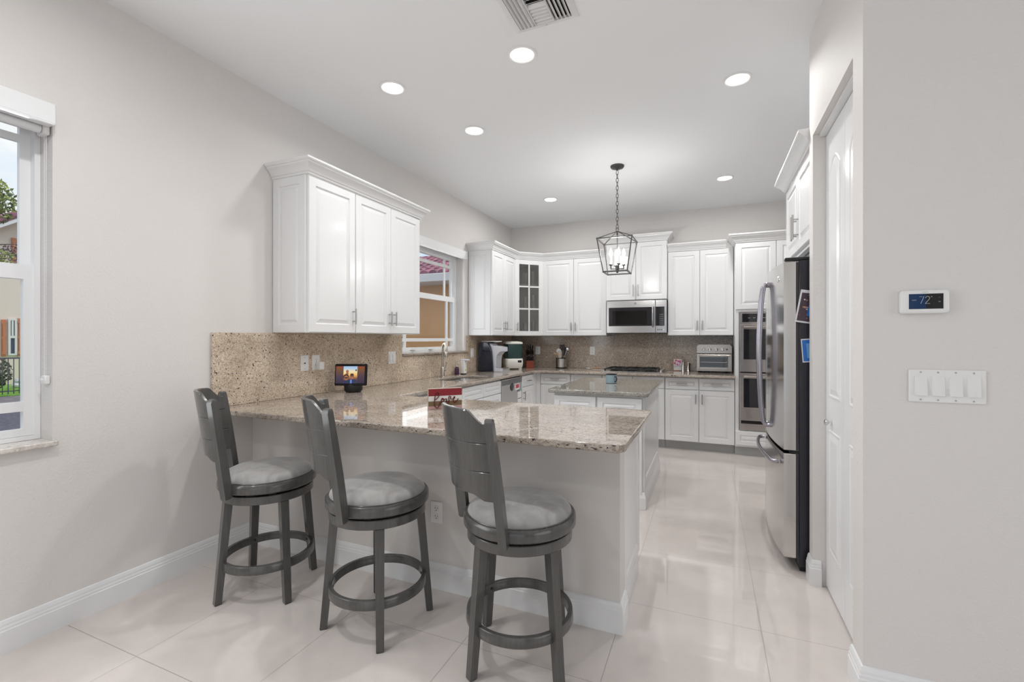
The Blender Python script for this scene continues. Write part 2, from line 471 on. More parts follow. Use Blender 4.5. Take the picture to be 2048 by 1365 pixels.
    def panel(s, a0, a1, z0, z1, n0, t=0.020, fw=0.058, raised=True):
        """cabinet front: framed slab with a raised centre panel"""
        def R(d, n): return [(a0 + d, n, z0 + d), (a1 - d, n, z0 + d), (a1 - d, n, z1 - d), (a0 + d, n, z1 - d)]
        f = n0 + t
        w = min(fw, (a1 - a0) * 0.28, (z1 - z0) * 0.28)
        k = w / 0.058
        rs = [R(0, n0), R(0, f - .004), R(.004, f), R(w, f), R(w + .005 * k, f - .009), R(w + .011 * k, f - .009)]
        if raised: rs += [R(w + .034 * k, f - .001), R(w + .037 * k, f - .001)]
        return s.rings(rs)
    def build(s, name, m, parent=None, loc=None, smooth=True, ang=38):
        bmesh.ops.recalc_face_normals(s.bm, faces=s.bm.faces)
        me = bpy.data.meshes.new(name)
        off = Vector((0, 0, 0))
        if parent is not None:
            rt = parent
            while rt.parent is not None: rt = rt.parent
            off = rt.location
        elif loc is not None:
            off = Vector(loc)
        if off.length > 0: bmesh.ops.translate(s.bm, verts=s.bm.verts, vec=-off)
        s.bm.to_mesh(me); s.bm.free()
        me.materials.append(M[m] if isinstance(m, str) else m)
        if smooth:
            me.shade_smooth(); me.set_sharp_from_angle(angle=math.radians(ang))
        o = bpy.data.objects.new(name, me); COL.objects.link(o)
        if parent is not None: o.parent = parent
        elif loc is not None: o.location = loc
        return o
def inset(pts, d):
    n = len(pts); P = [Vector(p) for p in pts]
    ar = sum(P[i].x * P[(i + 1) % n].y - P[(i + 1) % n].x * P[i].y for i in range(n))
    sg = 1 if ar > 0 else -1; out = []
    for i in range(n):
        d0 = (P[i] - P[i - 1]).normalized(); d1 = (P[(i + 1) % n] - P[i]).normalized()
        n0, n1 = Vector((-d0.y, d0.x)) * sg, Vector((-d1.y, d1.x)) * sg
        mv = n0 + n1; mv = mv / max(mv.dot(n0), 0.2)
        out.append(tuple(P[i] + mv * d))
    return out
def rrect(x0, x1, y0, y1, r, seg=5):
    out = []
    for cx, cy, a in ((x1 - r, y0 + r, -PI / 2), (x1 - r, y1 - r, 0), (x0 + r, y1 - r, PI / 2), (x0 + r, y0 + r, PI)):
        for k in range(seg + 1):
            t = a + PI / 2 * k / seg
            out.append((cx + r * math.cos(t), cy + r * math.sin(t)))
    return out
def spline(pts, n=8, closed=False):
    P = [Vector(p) for p in pts]; out = []; m = len(P)
    for i in range(m if closed else m - 1):
        a = P[(i - 1) % m] if (closed or i > 0) else P[0]
        b = P[i]; c = P[(i + 1) % m]
        d = P[(i + 2) % m] if (closed or i + 2 < m) else P[-1]
        for k in range(n):
            t = k / n
            out.append(0.5 * ((2 * b) + (c - a) * t + (2 * a - 5 * b + 4 * c - d) * t * t + (3 * b - a - 3 * c + d) * t ** 3))
    if not closed: out.append(P[-1])
    return out
def tag(o, label, cat, group=None, kind=None):
    o['label'] = label; o['category'] = cat
    if group: o['group'] = group
    if kind: o['kind'] = kind
    return o
def thing(name, label, cat, loc, group=None):
    o = bpy.data.objects.new(name, None); COL.objects.link(o)
    o.empty_display_size = 0.05; o.location = loc
    return tag(o, label, cat, group)
def struct(o):
    o['kind'] = 'structure'; return o
def copy_tree(o, parent=None):
    c = o.copy(); COL.objects.link(c); c.parent = parent
    for ch in list(o.children): copy_tree(ch, c)
    return c

# ------------------------------------------------------------------ room shell
D, H = 6.414, 3.01
XP, YP = 3.279, 2.052          # pantry wall plane, thermostat wall plane
XE = 4.06                      # wall behind the refrigerator
def holed(fr, a0, a1, n0, n1, z0, z1, holes):
    """wall slab with rectangular openings"""
    mb = MB(fr)
    As = sorted({a0, a1, *[h[0] for h in holes], *[h[1] for h in holes]})
    for i in range(len(As) - 1):
        c0, c1 = As[i], As[i + 1]; mid = (c0 + c1) / 2
        cuts = sorted([(h[2], h[3]) for h in holes if h[0] < mid < h[1]])
        z = z0
        for b, t in cuts:
            if b > z: mb.box(c0, c1, n0, n1, z, b)
            z = t
        if z < z1: mb.box(c0, c1, n0, n1, z, z1)
    return mb
W1 = (-0.75, 1.104, 0.868, 2.36)
W2 = (3.70, 4.946, 1.186, 2.335)
struct(MB().box(-0.2, 6.7, -3.2, D + 0.2, -0.15, 0).build('floor', 'porcelain_tile', smooth=False))
struct(MB().box(-0.2, 6.7, -3.2, D + 0.2, H, H + 0.25).build('ceiling', 'ceiling_paint', smooth=False))
struct(holed(LEFT, -3.2, D + 0.2, -0.2, 0, 0, H, [(W1[0], W1[1], .845, W1[3]), (W2[0], W2[1], 1.162, W2[3])]).build('wall_left', 'wall_paint', smooth=False))
struct(MB().box(0, XE, D, D + 0.2, 0, H).build('wall_back', 'wall_paint', smooth=False))
DOOR = (2.18, 2.929, 2.436)
wr = MB()
wr.box(XP, XP + 0.12, YP + 0.128, DOOR[1], DOOR[2], H)
wr.box(XP, XE, DOOR[1], 3.017, 0, H)
struct(wr.build('wall_right', 'wall_paint', smooth=False))
struct(MB().box(XP, 6.5, YP, YP + 0.128, 0, H).build('wall_thermostat', 'wall_paint', smooth=False))
struct(MB().box(XE, XE + 0.15, 2.19, D + 0.2, 0, H).build('wall_alcove', 'wall_paint', smooth=False))
FRONT = Frame((0, -3.0, 0), (1, 0, 0), (0, -1, 0))
struct(holed(FRONT, 0, 6.5, 0, 0.2, 0, H, [(1.4, 5.0, 0.02, 2.42)]).build('wall_front', 'wall_paint_low_bounce', smooth=False))  # opening added for the rear fill; dark paint limits bounce
FAR = Frame((6.5, 0, 0), (0, 1, 0), (1, 0, 0))
struct(holed(FAR, -3.2, YP + 0.128, 0, 0.2, 0, H, [(-1.8, 1.2, 0.5, 2.4)]).build('wall_family_room', 'wall_paint', smooth=False))  # opening added to go with the side fill
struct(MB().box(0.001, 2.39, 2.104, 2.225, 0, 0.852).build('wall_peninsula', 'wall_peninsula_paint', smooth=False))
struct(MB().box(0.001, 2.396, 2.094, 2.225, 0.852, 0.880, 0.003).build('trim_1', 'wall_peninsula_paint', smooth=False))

BASE = [(0, 0), (.017, 0), (.017, .092), (.014, .095), (.014, .105), (.011, .110), (.0105, .120), (.006, .133), (0, .136)]
def base(name, path):
    struct(MB().sweep(path, BASE).build(name, 'trim_white', smooth=False))
base('baseboard_left', [(0.0005, -2.98), (0.0005, 2.1035)])
base('baseboard_peninsula', [(0.018, 2.1035), (2.3905, 2.1035), (2.3905, 2.228)])
base('baseboard_pantry', [(XP - .0005, 3.016), (XP - .0005, DOOR[1] - .0005), (XP + .038, DOOR[1] - .0005)])
base('baseboard_thermostat', [(XP - .0005, DOOR[0]), (XP - .0005, YP - .0005), (6.48, YP - .0005)])

# windows in the left wall
def window(name, w, bars, mid, low, stile):
    a0, a1, z0, z1 = w
    fr = LEFT
    def ringbox(mb, A0, A1, Z0, Z1, t, n0, n1, tb=None, tt=None):
        tb = tb or t; tt = tt or t
        mb.box(A0, A0 + t, n0, n1, Z0, Z1); mb.box(A1 - t, A1, n0, n1, Z0, Z1)
        mb.box(A0 + t, A1 - t, n0, n1, Z0, Z0 + tb); mb.box(A0 + t, A1 - t, n0, n1, Z1 - tt, Z1)
    mb = MB(fr); ringbox(mb, a0 + .001, a1 - .001, z0 + .001, z1 - .001, .020, -.175, -.105)
    root = struct(mb.build(name, 'vinyl_white', smooth=False))
    i0, i1 = a0 + .021, a1 - .021
    up, lo = (i0, i1, mid[0] + .01, z1 - .022), (i0, i1, z0 + .022, mid[1])
    for nm, (A0, A1, Z0, Z1), n0, n1, tb, tt in (('upper_sash', up, -.168, -.145, .035, .03), ('lower_sash', lo, -.140, -.112, .032, mid[1] - mid[0])):
        mb = MB(fr); ringbox(mb, A0, A1, Z0, Z1, stile, n0, n1, tb, tt)
        for b in bars:
            mb.box(b[0], b[1], n0 + .006, n1 - .002, Z0 + tb, Z1 - tt)
        zb = (low[0], low[1]) if nm == 'lower_sash' else (low[2], low[3])
        mb.box(A0 + stile, A1 - stile, n0 + .004, n1 - .001, zb[0], zb[1])
        sash = mb.build(nm, 'vinyl_white', root, smooth=False)
        g = MB(fr); nm_ = (n0 + n1) / 2
        g.box(A0 + stile * .6, A1 - stile * .6, nm_ - .002, nm_ + .002, Z0 + tb * .6, Z1 - tt * .6)
        g.build('glass_pane', 'window_glass', sash, smooth=False)
    return root, lo
w1, lo1 = window('window_1', W1, [], (1.605, 1.672), (1.002, 1.046, 2.236, 2.270), .036)
w2, lo2 = window('window_2', W2, [(4.725, 4.755), (3.90, 3.93)], (1.778, 1.838), (1.303, 1.338, 2.185, 2.222), .05)
for y in (4.03, 4.37):
    lt = MB().box(-.111, -.085, y - .035, y + .035, 1.212, 1.222, .003).box(-.10, -.085, y - .015, y + .02, 1.222, 1.236, .003)
    lt.build('sash_latch', 'vinyl_white', w2)
struct(MB().box(.0005, .028, W1[0] - .02, W1[1] + .012, .845, .868, .004).box(-.19, .0005, W1[0] + .0005, W1[1] - .0005, .8455, .868).build('trim_2', 'sill_stone', smooth=False))
struct(MB().box(.0005, .040, 3.69, 5.004, 1.162, 1.186, .004).box(-.19, .0005, W2[0] + .0005, W2[1] - .0005, 1.1625, 1.186).build('trim_3', 'granite_top', smooth=False))

def shade(name, label, a0, a1, z0, z1, roll, chain):
    t = thing(name, label, 'window shade', (0.02, (a0 + a1) / 2, z0))
    MB(LEFT).box(a0, a1, .001, .045, z0, z1, .003).build('valance', 'vinyl_white', t, smooth=False)
    MB(LEFT).box(a0 + .02, a1 - .005, .0, .05, z0 - .008, z0 - .0005, .002).build('valance_lip', 'vinyl_white', t, smooth=False)
    if roll:
        MB(LEFT).tube([(W1[0] + .03, -.04, z0 - .012), (W1[1] - .03, -.04, z0 - .012)], .022, 16).build('fabric_roll', 'vinyl_white', t)
        MB(LEFT).box(W1[1] - .028, W1[1] - .004, -.07, -.01, z0 - .04, z0 + .02, .004).build('bracket', 'plastic_white', t)
    if chain:
        pts = [(1.092, -.026, z0 - .03), (1.092, -.026, 1.17), (1.092, -.034, 1.155), (1.092, -.042, 1.17), (1.092, -.042, z0 - .03)]
        ch = MB(LEFT); ch.tube(pts, .0016, 6); ch.build('bead_chain', 'plastic_white', t)
        b = MB(LEFT)
        for k in range(66):
            z = 1.18 + k * (z0 - .05 - 1.18) / 66
            b.lathe([(0, -.0028), (.0028, 0), (0, .0028)], (1.092, -.026, z), 5)
        b.build('chain_bead', 'plastic_white', t)['kind'] = 'stuff'
        MB(LEFT).box(1.083, 1.1035, -.055, -.015, 1.125, 1.165, .004).box(1.08, 1.095, -.065, -.03, 1.140, 1.150, .002).build('chain_tensioner', 'plastic_white', t)
    return t
shade('roller_shade', 'white roller shade box with bead chain over the large window with the outdoor fence', W1[0] - .02, W1[1] - .006, 2.303, 2.392, True, True)
shade('roller_shade', 'white shade box over the small window above the sink', W2[0] - .03, W2[1] + .02, 2.312, 2.398, False, False)

# bifold pantry door
PD = Frame((3.369, 0, 0), (0, 1, 0), (-1, 0, 0))
door = None
for a0, a1 in ((2.5585, 2.926), (2.185, 2.5545)):
    mb = MB(PD)
    zt = 2.418
    mb.box(a0, a1, 0, .030, .012, zt, .002)
    leaf = mb.build('door_1' if door is None else 'door_leaf', 'trim_white', door, smooth=False)
    if door is None: door = struct(leaf)
    for z0, z1, arch in ((.23, .86, 0), (1.03, 2.26, .07)):
        w = (a1 - a0); p0, p1 = a0 + .075, a1 - .075
        def outl(d):
            pts = [(p0 + d, z0 + d), (p1 - d, z0 + d), (p1 - d, z1 - d - arch)]
            if arch:
                for k in range(1, 8):
                    t = k / 8; pts.append((p1 - d + (p0 - p1 + 2 * d) * t, z1 - d - arch + arch * math.sin(PI * t)))
            pts.append((p0 + d, z1 - d - arch)); return pts
        m2 = MB(PD)
        m2.rings([[(a, n, z) for a, z in outl(d)] for d, n in ((0, .0300), (.004, .0335), (.010, .0335), (.016, .0303), (.020, .0303), (.046, .0365))], cap0=False)
        m2.build('door_panel', 'trim_white', leaf, smooth=False)
kb = MB(PD); kb.lathe([(.006, .030), (.006, .042), (.012, .046), (.016, .054), (.013, .062), (.0, .065)], (2.80, 0, .905), 18, 'y')
kb.build('door_knob', 'chrome', door)
struct(MB().box(XP + .03, XP + .095, DOOR[0] + .004, DOOR[1] - .004, 2.4215, 2.4355).build('trim_4', 'trim_white', smooth=False))
struct(MB(FRONT).box(1.401, 1.46, .02, .15, .021, 2.419).box(4.94, 4.999, .02, .15, .021, 2.419).box(1.46, 4.94, .02, .15, 2.36, 2.419).box(3.16, 3.24, .02, .15, .08, 2.36).box(1.46, 4.94, .02, .15, .021, .08).build('added_window_rear', 'vinyl_white', smooth=False))  # door frame added around the rear fill, out of view
struct(MB(FAR).box(-1.799, -1.74, .02, .15, .501, 2.399).box(1.14, 1.199, .02, .15, .501, 2.399).box(-1.74, 1.14, .02, .15, 2.34, 2.399).box(-1.74, 1.14, .02, .15, .501, .56).box(-.33, -.27, .02, .15, .56, 2.34).build('added_window_side', 'vinyl_white', smooth=False))  # window frame added around the side fill, out of view

# ------------------------------------------------------------------ cabinets
def bar_pull(parent, fr, a, n, z, L, vert=True, r=.006, off=.032):
    mb = MB(fr)
    if vert:
        mb.tube([(a, n + off, z - L / 2), (a, n + off, z + L / 2)], r, 10)
        for k in (-.31, .31): mb.tube([(a, n, z + k * L), (a, n + off, z + k * L)], r * .8, 8)
    else:
        mb.tube([(a - L / 2, n + off, z), (a + L / 2, n + off, z)], r, 10)
        for k in (-.31, .31): mb.tube([(a + k * L, n, z), (a + k * L, n + off, z)], r * .8, 8)
    return mb.build('handle', 'nickel', parent)
def cab(name, label, fr, a0, a1, z0, z1, dep, fronts, cat='cabinet', group=None, n0=.003, toe=None, side=None):
    t = thing(name, label, cat, fr.P((a0 + a1) / 2, dep / 2, 0 if toe else z0), group)
    MB(fr).box(a0 + .0008, a1 - .0008, n0, dep, z0, z1, .001).build('carcass', 'cabinet_white', t, smooth=False)
    if toe:
        MB(fr).box(a0 + .0008, a1 - .0008, n0 + .02, dep - .075, 0.001, z0 - .0005).build('toe_kick', 'toe_kick', t, smooth=False)
    for kind, b0, b1, c0, c1, hd in fronts:
        p = MB(fr).panel(b0, b1, c0, c1, dep + .0005, fw=.058 if kind == 'door' else .040).build('door' if kind == 'door' else 'drawer_front', 'cabinet_white', t, smooth=False)
        if hd:
            bar_pull(p, fr, hd[1], dep + .020, hd[2], hd[3], hd[0] == 'v')
    if side is not None:
        # framed end panel on one side of the unit
        ax, sg = side
        o = fr.P(ax, 0, 0)
        f2 = Frame(o, fr.N, fr.A * sg)
        MB(f2).panel(n0 + .004, dep - .002, z0 + .002, z1 - .002, -.0005, t=.007, fw=.055).build('end_panel', 'cabinet_white', t, smooth=False)
    return t
ZB, ZT = 1.372, 2.425
g_ = .0035
def door2(a0, a1, z0, z1, hz, L=.115, pull=True):
    m = (a0 + a1) / 2
    return [('door', a0 + g_, m - g_ / 2, z0 + g_, z1 - g_, ('v', m - .030, hz, L) if pull else None),
            ('door', m + g_ / 2, a1 - g_, z0 + g_, z1 - g_, ('v', m + .030, hz, L) if pull else None)]
HZ = ZB + .125
cab('wall_cabinet', 'white single-door wall cabinet at the free end above the smart display', LEFT, 2.258, 2.700, ZB, ZT, .31,
    [('door', 2.263, 2.698, ZB + g_, ZT - g_, ('v', 2.668, HZ, .115))], side=(2.258, -1))
cab('wall_cabinet', 'white two-door wall cabinet beside the sink window, near the barstools', LEFT, 2.701, 3.535, ZB, ZT, .31, door2(2.701, 3.535, ZB, ZT, HZ))
cab('wall_cabinet', 'white two-door wall cabinet between the sink window and the glass corner cabinet', LEFT, 5.058, 5.800, ZB, ZT, .31, door2(5.058, 5.800, ZB, ZT, HZ), side=(5.058, -1))
BACK = Frame((0, D, 0), (1, 0, 0), (0, -1, 0))
cab('wall_cabinet', 'white two-door wall cabinet between the glass corner cabinet and the microwave', BACK, .618, 1.520, ZB, ZT, .31, door2(.618, 1.520, ZB, ZT, HZ))
cab('wall_cabinet', 'short raised white two-door wall cabinet directly above the microwave', BACK, 1.521, 2.286, 1.828, 2.572, .355, door2(1.521, 2.286, 1.828, 2.572, 1.95, .15))
cab('wall_cabinet', 'white two-door wall cabinet above the toaster oven', BACK, 2.287, 3.038, ZB, ZT, .31, door2(2.287, 3.038, ZB, ZT, HZ))

# diagonal corner cabinet with a divided glass door
cc = thing('corner_cabinet', 'white diagonal corner wall cabinet with six-pane glass door', 'cabinet', (.25, 6.15, ZB))
pent = [(.004, 5.802), (.312, 5.802), (.616, 6.102), (.616, D - .004), (.004, D - .004)]
mb = MB()
mb.prism(pent, ZB, ZB + .02).prism(pent, ZT - .02, ZT)
mb.box(.004, .020, 5.802, D - .004, ZB + .02, ZT - .02).box(.02, .616, D - .020, D - .004, ZB + .02, ZT - .02)
mb.box(.020, .312, 5.802, 5.816, ZB + .02, ZT - .02).box(.602, .616, 6.102, D - .020, ZB + .02, ZT - .02)
mb.build('carcass', 'cabinet_white', cc, smooth=False)
inn = inset(pent, .022)
for z in (ZB + .36, ZB + .70):
    MB().prism(inn, z, z + .018).build('shelf', 'cabinet_inside', cc, smooth=False)
MB().box(.0205, .024, 5.83, 6.39, ZB + .021, ZT - .021).box(.024, .60, D - .024, D - .0205, ZB + .021, ZT - .021).build('back_panel', 'cabinet_inside', cc, smooth=False)
dx, dy = .616 - .312, 6.102 - 5.802
CL = math.hypot(dx, dy)
DG = Frame((.312, 5.802, 0), (dx, dy, 0), (dy, -dx, 0))
mb = MB(DG); q = .062
A0, A1, Z0, Z1 = .004, CL - .004, ZB + g_, ZT - g_
mb.box(A0, A0 + q, .001, .021, Z0, Z1, .002).box(A1 - q, A1, .001, .021, Z0, Z1, .002)
mb.box(A0 + q, A1 - q, .001, .021, Z0, Z0 + q, .002).box(A0 + q, A1 - q, .001, .021, Z1 - q, Z1, .002)
dr = mb.build('door', 'cabinet_white', cc, smooth=False)
mb = MB(DG); am = (A0 + A1) / 2
mb.box(am - .010, am + .010, .006, .019, Z0 + q, Z1 - q)
for k in (1, 2):
    z = Z0 + q + (Z1 - Z0 - 2 * q) * k / 3
    mb.box(A0 + q, A1 - q, .006, .019, z - .010, z + .010)
mb.build('glazing_bars', 'cabinet_white', dr, smooth=False)
MB(DG).box(A0 + q - .005, A1 - q + .005, .009, .012, Z0 + q - .005, Z1 - q + .005).build('glass_pane', 'cabinet_glass', dr, smooth=False)
bar_pull(dr, DG, A0 + .030, .021, HZ, .115)
for z, n in ((ZB + .0205, 3), (ZB + .3785, 3), (ZB + .7185, 3)):
    for k in range(n):
        px_, py_ = .28 + .09 * k, 5.98 + .09 * k - .0
        hgt = .14 + .03 * ((k * 7) % 3)
        gl_ = MB().lathe([(.028, 0), (.030, .004), (.036, hgt), (.033, hgt), (.027, .006), (0, .006)], (px_, py_, z), 14)
        lv = ['bottom', 'middle', 'top'][[ZB + .0205, ZB + .3785, ZB + .7185].index(z)]
        tag(gl_.build('drinking_glass', 'clear_ware', loc=(px_, py_, z)), 'clear drinking glass on the %s shelf behind the corner cabinet glass' % lv, 'glass', 'drinking glasses on the %s shelf' % lv)

# tall oven cabinet, refrigerator cabinet
OV = Frame((0, D, 0), (1, 0, 0), (0, -1, 0))
od = D - 5.82
oc = thing('oven_cabinet', 'tall white cabinet holding the double wall oven', 'cabinet', (3.45, 6.1, 0))
mb = MB(OV)
mb.box(3.041, 3.079, .003, od, .105, ZT).box(3.823, 3.86, .003, od, .105, ZT).box(3.079, 3.823, .003, od, 1.635, ZT).box(3.079, 3.823, .003, od, .105, .293).box(3.079, 3.823, .003, .02, .293, 1.635)
mb.build('carcass', 'cabinet_white', oc, smooth=False)
MB(OV).box(3.041, 3.86, .02, od - .07, .001, .1045).build('toe_kick', 'toe_kick', oc, smooth=False)
for i, (b0, b1) in enumerate(((3.046, 3.4485), (3.4525, 3.855))):
    p = MB(OV).panel(b0, b1, 1.665, ZT - g_, od + .0005).build('door', 'cabinet_white', oc, smooth=False)
    bar_pull(p, OV, 3.42 if i == 0 else 3.48, od + .02, 1.79, .115)
MB(OV).panel(3.046, 3.855, .125, .285, od + .0005, fw=.05).build('drawer_front', 'cabinet_white', oc, smooth=False)
RT = Frame((XE, 0, 0), (0, 1, 0), (-1, 0, 0))
fd = XE - 3.315
fcab = cab('fridge_cabinet', 'white two-door cabinet mounted over the refrigerator', RT, 3.022, 3.975, 1.885, ZT, fd, door2(3.022, 3.975, 1.905, ZT, 2.06, .16))
MB(RT).box(3.022, 3.975, .003, fd - .03, 1.80, 1.8845).build('filler_panel', 'cabinet_white', fcab, smooth=False)
MB(RT).box(3.965, 3.985, .003, fd, .001, 1.884).build('side_gable', 'cabinet_white', fcab, smooth=False)
MB(RT).box(3.022, 3.975, fd - .02, fd + .014, 1.872, 1.884, .003).build('light_rail', 'cabinet_white', fcab, smooth=False)

# crown mouldings
def crown(label, path, z0, h=.090, o=.068, side=1):
    k, j = h / .09, o / .068
    pr = [(0, z0), (.008 * j, z0), (.010 * j, z0 + .012 * k), (.018 * j, z0 + .016 * k), (.024 * j, z0 + .030 * k), (.040 * j, z0 + .050 * k), (.054 * j, z0 + .060 * k), (.056 * j, z0 + .068 * k), (.062 * j, z0 + .070 * k), (.068 * j, z0 + .078 * k), (.068 * j, z0 + .09 * k), (0, z0 + .09 * k)]
    mb = MB(); mb.sweep(path, pr, False, side)
    c = path[len(path) // 2]
    tag(mb.build('crown_molding', 'cabinet_white', loc=(c[0], c[1], z0), ang=25), label, 'molding', 'cabinet crown moldings')
ZC = ZT + .0008
crown('white crown molding on the wall cabinets nearest the barstools', [(.004, 2.258), (.332, 2.258), (.332, 3.534), (.004, 3.534)], ZC)
crown('white crown molding bending round the glass corner cabinet', [(.004, 5.058), (.332, 5.058), (.332, 5.794), (.624, 6.082), (1.5165, 6.082)], ZC)
crown('taller white crown molding above the microwave cabinet', [(1.522, D - .05), (1.522, 6.037), (2.285, 6.037), (2.285, D - .05)], 2.5728, .086, .066)
crown('white crown molding over the toaster oven wall cabinet', [(2.2905, 6.082), (2.955, 6.082)], ZC)
crown('white crown molding on the tall oven cabinet', [(3.041, 6.15), (3.041, 5.797), (3.86, 5.797)], ZC)
crown('white crown molding on the cabinet over the refrigerator', [(3.88, 3.976), (3.294, 3.976), (3.294, 3.0215)], ZC)

# base cabinets
DT, DB = .866, .105
def base_unit(label, fr, a0, a1, dep, nd_=1, ndoor=1, hl=True, pull_d=True, hside=1, draw=True, name='base_cabinet'):
    fs = []; w = (a1 - a0) / nd_
    for i in range(nd_):
        b0, b1 = a0 + i * w + g_, a0 + (i + 1) * w - g_
        fs.append(('drawer', b0, b1, .728, DT, ('h', (b0 + b1) / 2, .797, .12) if pull_d else None))
    w = (a1 - a0) / ndoor
    for i in range(ndoor):
        b0, b1 = a0 + i * w + g_, a0 + (i + 1) * w - g_
        if ndoor == 2: ha = b1 - .032 if i == 0 else b0 + .032
        else: ha = b1 - .032 if hside > 0 else b0 + .032
        fs.append(('door', b0, b1, DB + .005, .722, ('v', ha, .62, .115)))
    return cab(name, label, fr, a0, a1, DB, .880, dep, fs, toe=True)
LD = .612
base_unit('white base cabinet in the sink run nearest the peninsula', LEFT, 2.795, 3.785, LD, 2, 2, pull_d=False)
skc = base_unit('white sink base cabinet with plain false drawer fronts next to the dishwasher', LEFT, 3.786, 4.665, LD, 2, 2, pull_d=False)
for ch in list(skc.children):
    if ch.name.startswith('carcass'): bpy.data.objects.remove(ch)
MB(LEFT).box(3.787, 4.664, .003, LD, .105, .69).box(3.787, 3.80, .003, LD, .69, .88).box(4.65, 4.664, .003, LD, .69, .88).box(3.80, 4.65, LD - .02, LD, .69, .88).box(3.80, 4.65, .003, .02, .69, .88).build('carcass', 'cabinet_white', skc, smooth=False)
base_unit('narrow white base cabinet between the dishwasher and the inside corner', LEFT, 5.288, 5.705, LD, 1, 1, hside=-1)
BD = D - 5.852
base_unit('white base cabinet by the inside corner under the utensil crock', BACK, .680, 1.098, BD, 1, 1)
base_unit('white base cabinet hidden mostly behind the island, beside the cooktop cabinet', BACK, 1.099, 1.512, BD, 1, 1)
base_unit('white base cabinet under the gas cooktop', BACK, 1.513, 2.274, BD, 2, 2, pull_d=False)
base_unit('white base cabinet with two drawers and two doors under the toaster oven', BACK, 2.276, 3.039, BD, 2, 2)
cf = MB().box(.004, .628, 5.707, D - .004, DB, .880).box(.628, .678, 5.835, D - .004, DB, .880)
tag(cf.build('corner_base_cabinet', 'cabinet_white', loc=(.33, 6.05, DB), smooth=False), 'plain white corner base cabinet between the two counter runs', 'cabinet')

pc = thing('peninsula_cabinet', 'white peninsula base cabinet closing the stool counter, framed end panel toward the floor', 'cabinet', (1.5, 2.48, 0))
MB().box(.66, 2.374, 2.2265, 2.74, .105, .880).build('carcass', 'cabinet_white', pc, smooth=False)
MB().box(.66, 2.36, 2.2265, 2.66, .001, .1045).build('toe_kick', 'toe_kick', pc, smooth=False)
PE = Frame((2.374, 0, 0), (0, 1, 0), (1, 0, 0))
MB(PE).panel(2.2285, 2.742, .105, .878, 0, t=.016, fw=.06, raised=False).build('end_panel', 'cabinet_white', pc, smooth=False)
MB(PE).box(2.2285, 2.69, -.01, .018, .001, .1, .003).build('base_strip', 'cabinet_white', pc, smooth=False)
for i in range(3):
    w_ = (2.372 - .68) / 3
    f3 = Frame((0, 2.74, 0), (1, 0, 0), (0, 1, 0))
    MB(f3).panel(.68 + i * w_ + g_, .68 + (i + 1) * w_ - g_, .11, .866, .0005).build('door', 'cabinet_white', pc, smooth=False)

# island
IX0, IX1, IY0, IY1 = 1.565, 2.288, 3.700, 4.815
IS = Frame((0, IY1, 0), (1, 0, 0), (0, -1, 0))
idp = IY1 - IY0
it = thing('kitchen_island', 'white kitchen island cabinet under the gray-green stone top', 'island', ((IX0 + IX1) / 2, (IY0 + IY1) / 2, 0))
MB().box(IX0, IX1, IY0, IY1, .105, .880, .001).build('carcass', 'cabinet_white', it, smooth=False)
MB().box(IX0 + .02, IX1 - .02, IY0 + .06, IY1 - .02, .001, .1045).build('toe_kick', 'toe_kick', it, smooth=False)
im = (IX0 + IX1) / 2
for b0, b1 in ((IX0 + .004, im - .006), (im + .006, IX1 - .004)):
    p = MB(IS).panel(b0, b1, .706, .862, idp + .0005, fw=.045).build('drawer_front', 'cabinet_white', it, smooth=False)
    bar_pull(p, IS, (b0 + b1) / 2, idp + .02, .775, .12, False)
    p = MB(IS).panel(b0, b1, .11, .698, idp + .0005).build('door', 'cabinet_white', it, smooth=False)
    bar_pull(p, IS, b1 - .03 if b0 < im - .1 else b0 + .03, idp + .02, .60, .115)
IE = Frame((IX1, 0, 0), (0, 1, 0), (1, 0, 0))
MB(IE).panel(IY0 + .004, IY1 - .004, .135, .872, .0005, t=.012, fw=.085).build('end_panel', 'cabinet_white', it, smooth=False)
MB().sweep([(IX1 - .06, IY0 - .0008), (IX1 + .0008, IY0 - .0008), (IX1 + .0008, IY1)], [(0, .001), (.024, .001), (.024, .09), (.019, .108), (.014, .133), (0, .133)]).build('base_molding', 'cabinet_white', it, smooth=False)

# ------------------------------------------------------------------ stone
def slab(name, m, outline, z0, z1, label, cat, holes=(), bev=.007, loc=(0, 0, 0)):
    c = bpy.data.curves.new(name, 'CURVE'); c.dimensions = '2D'; c.fill_mode = 'BOTH'
    c.extrude = (z1 - z0) / 2 - bev; c.bevel_depth = bev; c.bevel_resolution = 2; c.offset = -bev
    for pts in (outline, *holes):
        sp = c.splines.new('POLY'); sp.points.add(len(pts) - 1); sp.use_cyclic_u = True
        for p, q_ in zip(sp.points, pts): p.co = (q_[0] - loc[0], q_[1] - loc[1], 0, 1)
    tmp = bpy.data.objects.new(name, c); COL.objects.link(tmp); tmp.location = (0, 0, (z0 + z1) / 2)
    dg = bpy.context.evaluated_depsgraph_get()
    me = bpy.data.meshes.new_from_object(tmp.evaluated_get(dg)); me.name = name
    bpy.data.objects.remove(tmp)
    me.transform(Matrix.Translation((0, 0, (z1 - z0) / 2)))
    me.materials.clear(); me.materials.append(M[m]); me.shade_smooth(); me.set_sharp_from_angle(angle=math.radians(40))
    o = bpy.data.objects.new(name, me); COL.objects.link(o); o.location = (loc[0], loc[1], z0)
    return tag(o, label, cat)
def corner(cx, cy, r, a0, n=6):
    return [(cx + r * math.cos(a0 + PI / 2 * k / n), cy + r * math.sin(a0 + PI / 2 * k / n)) for k in range(n + 1)]
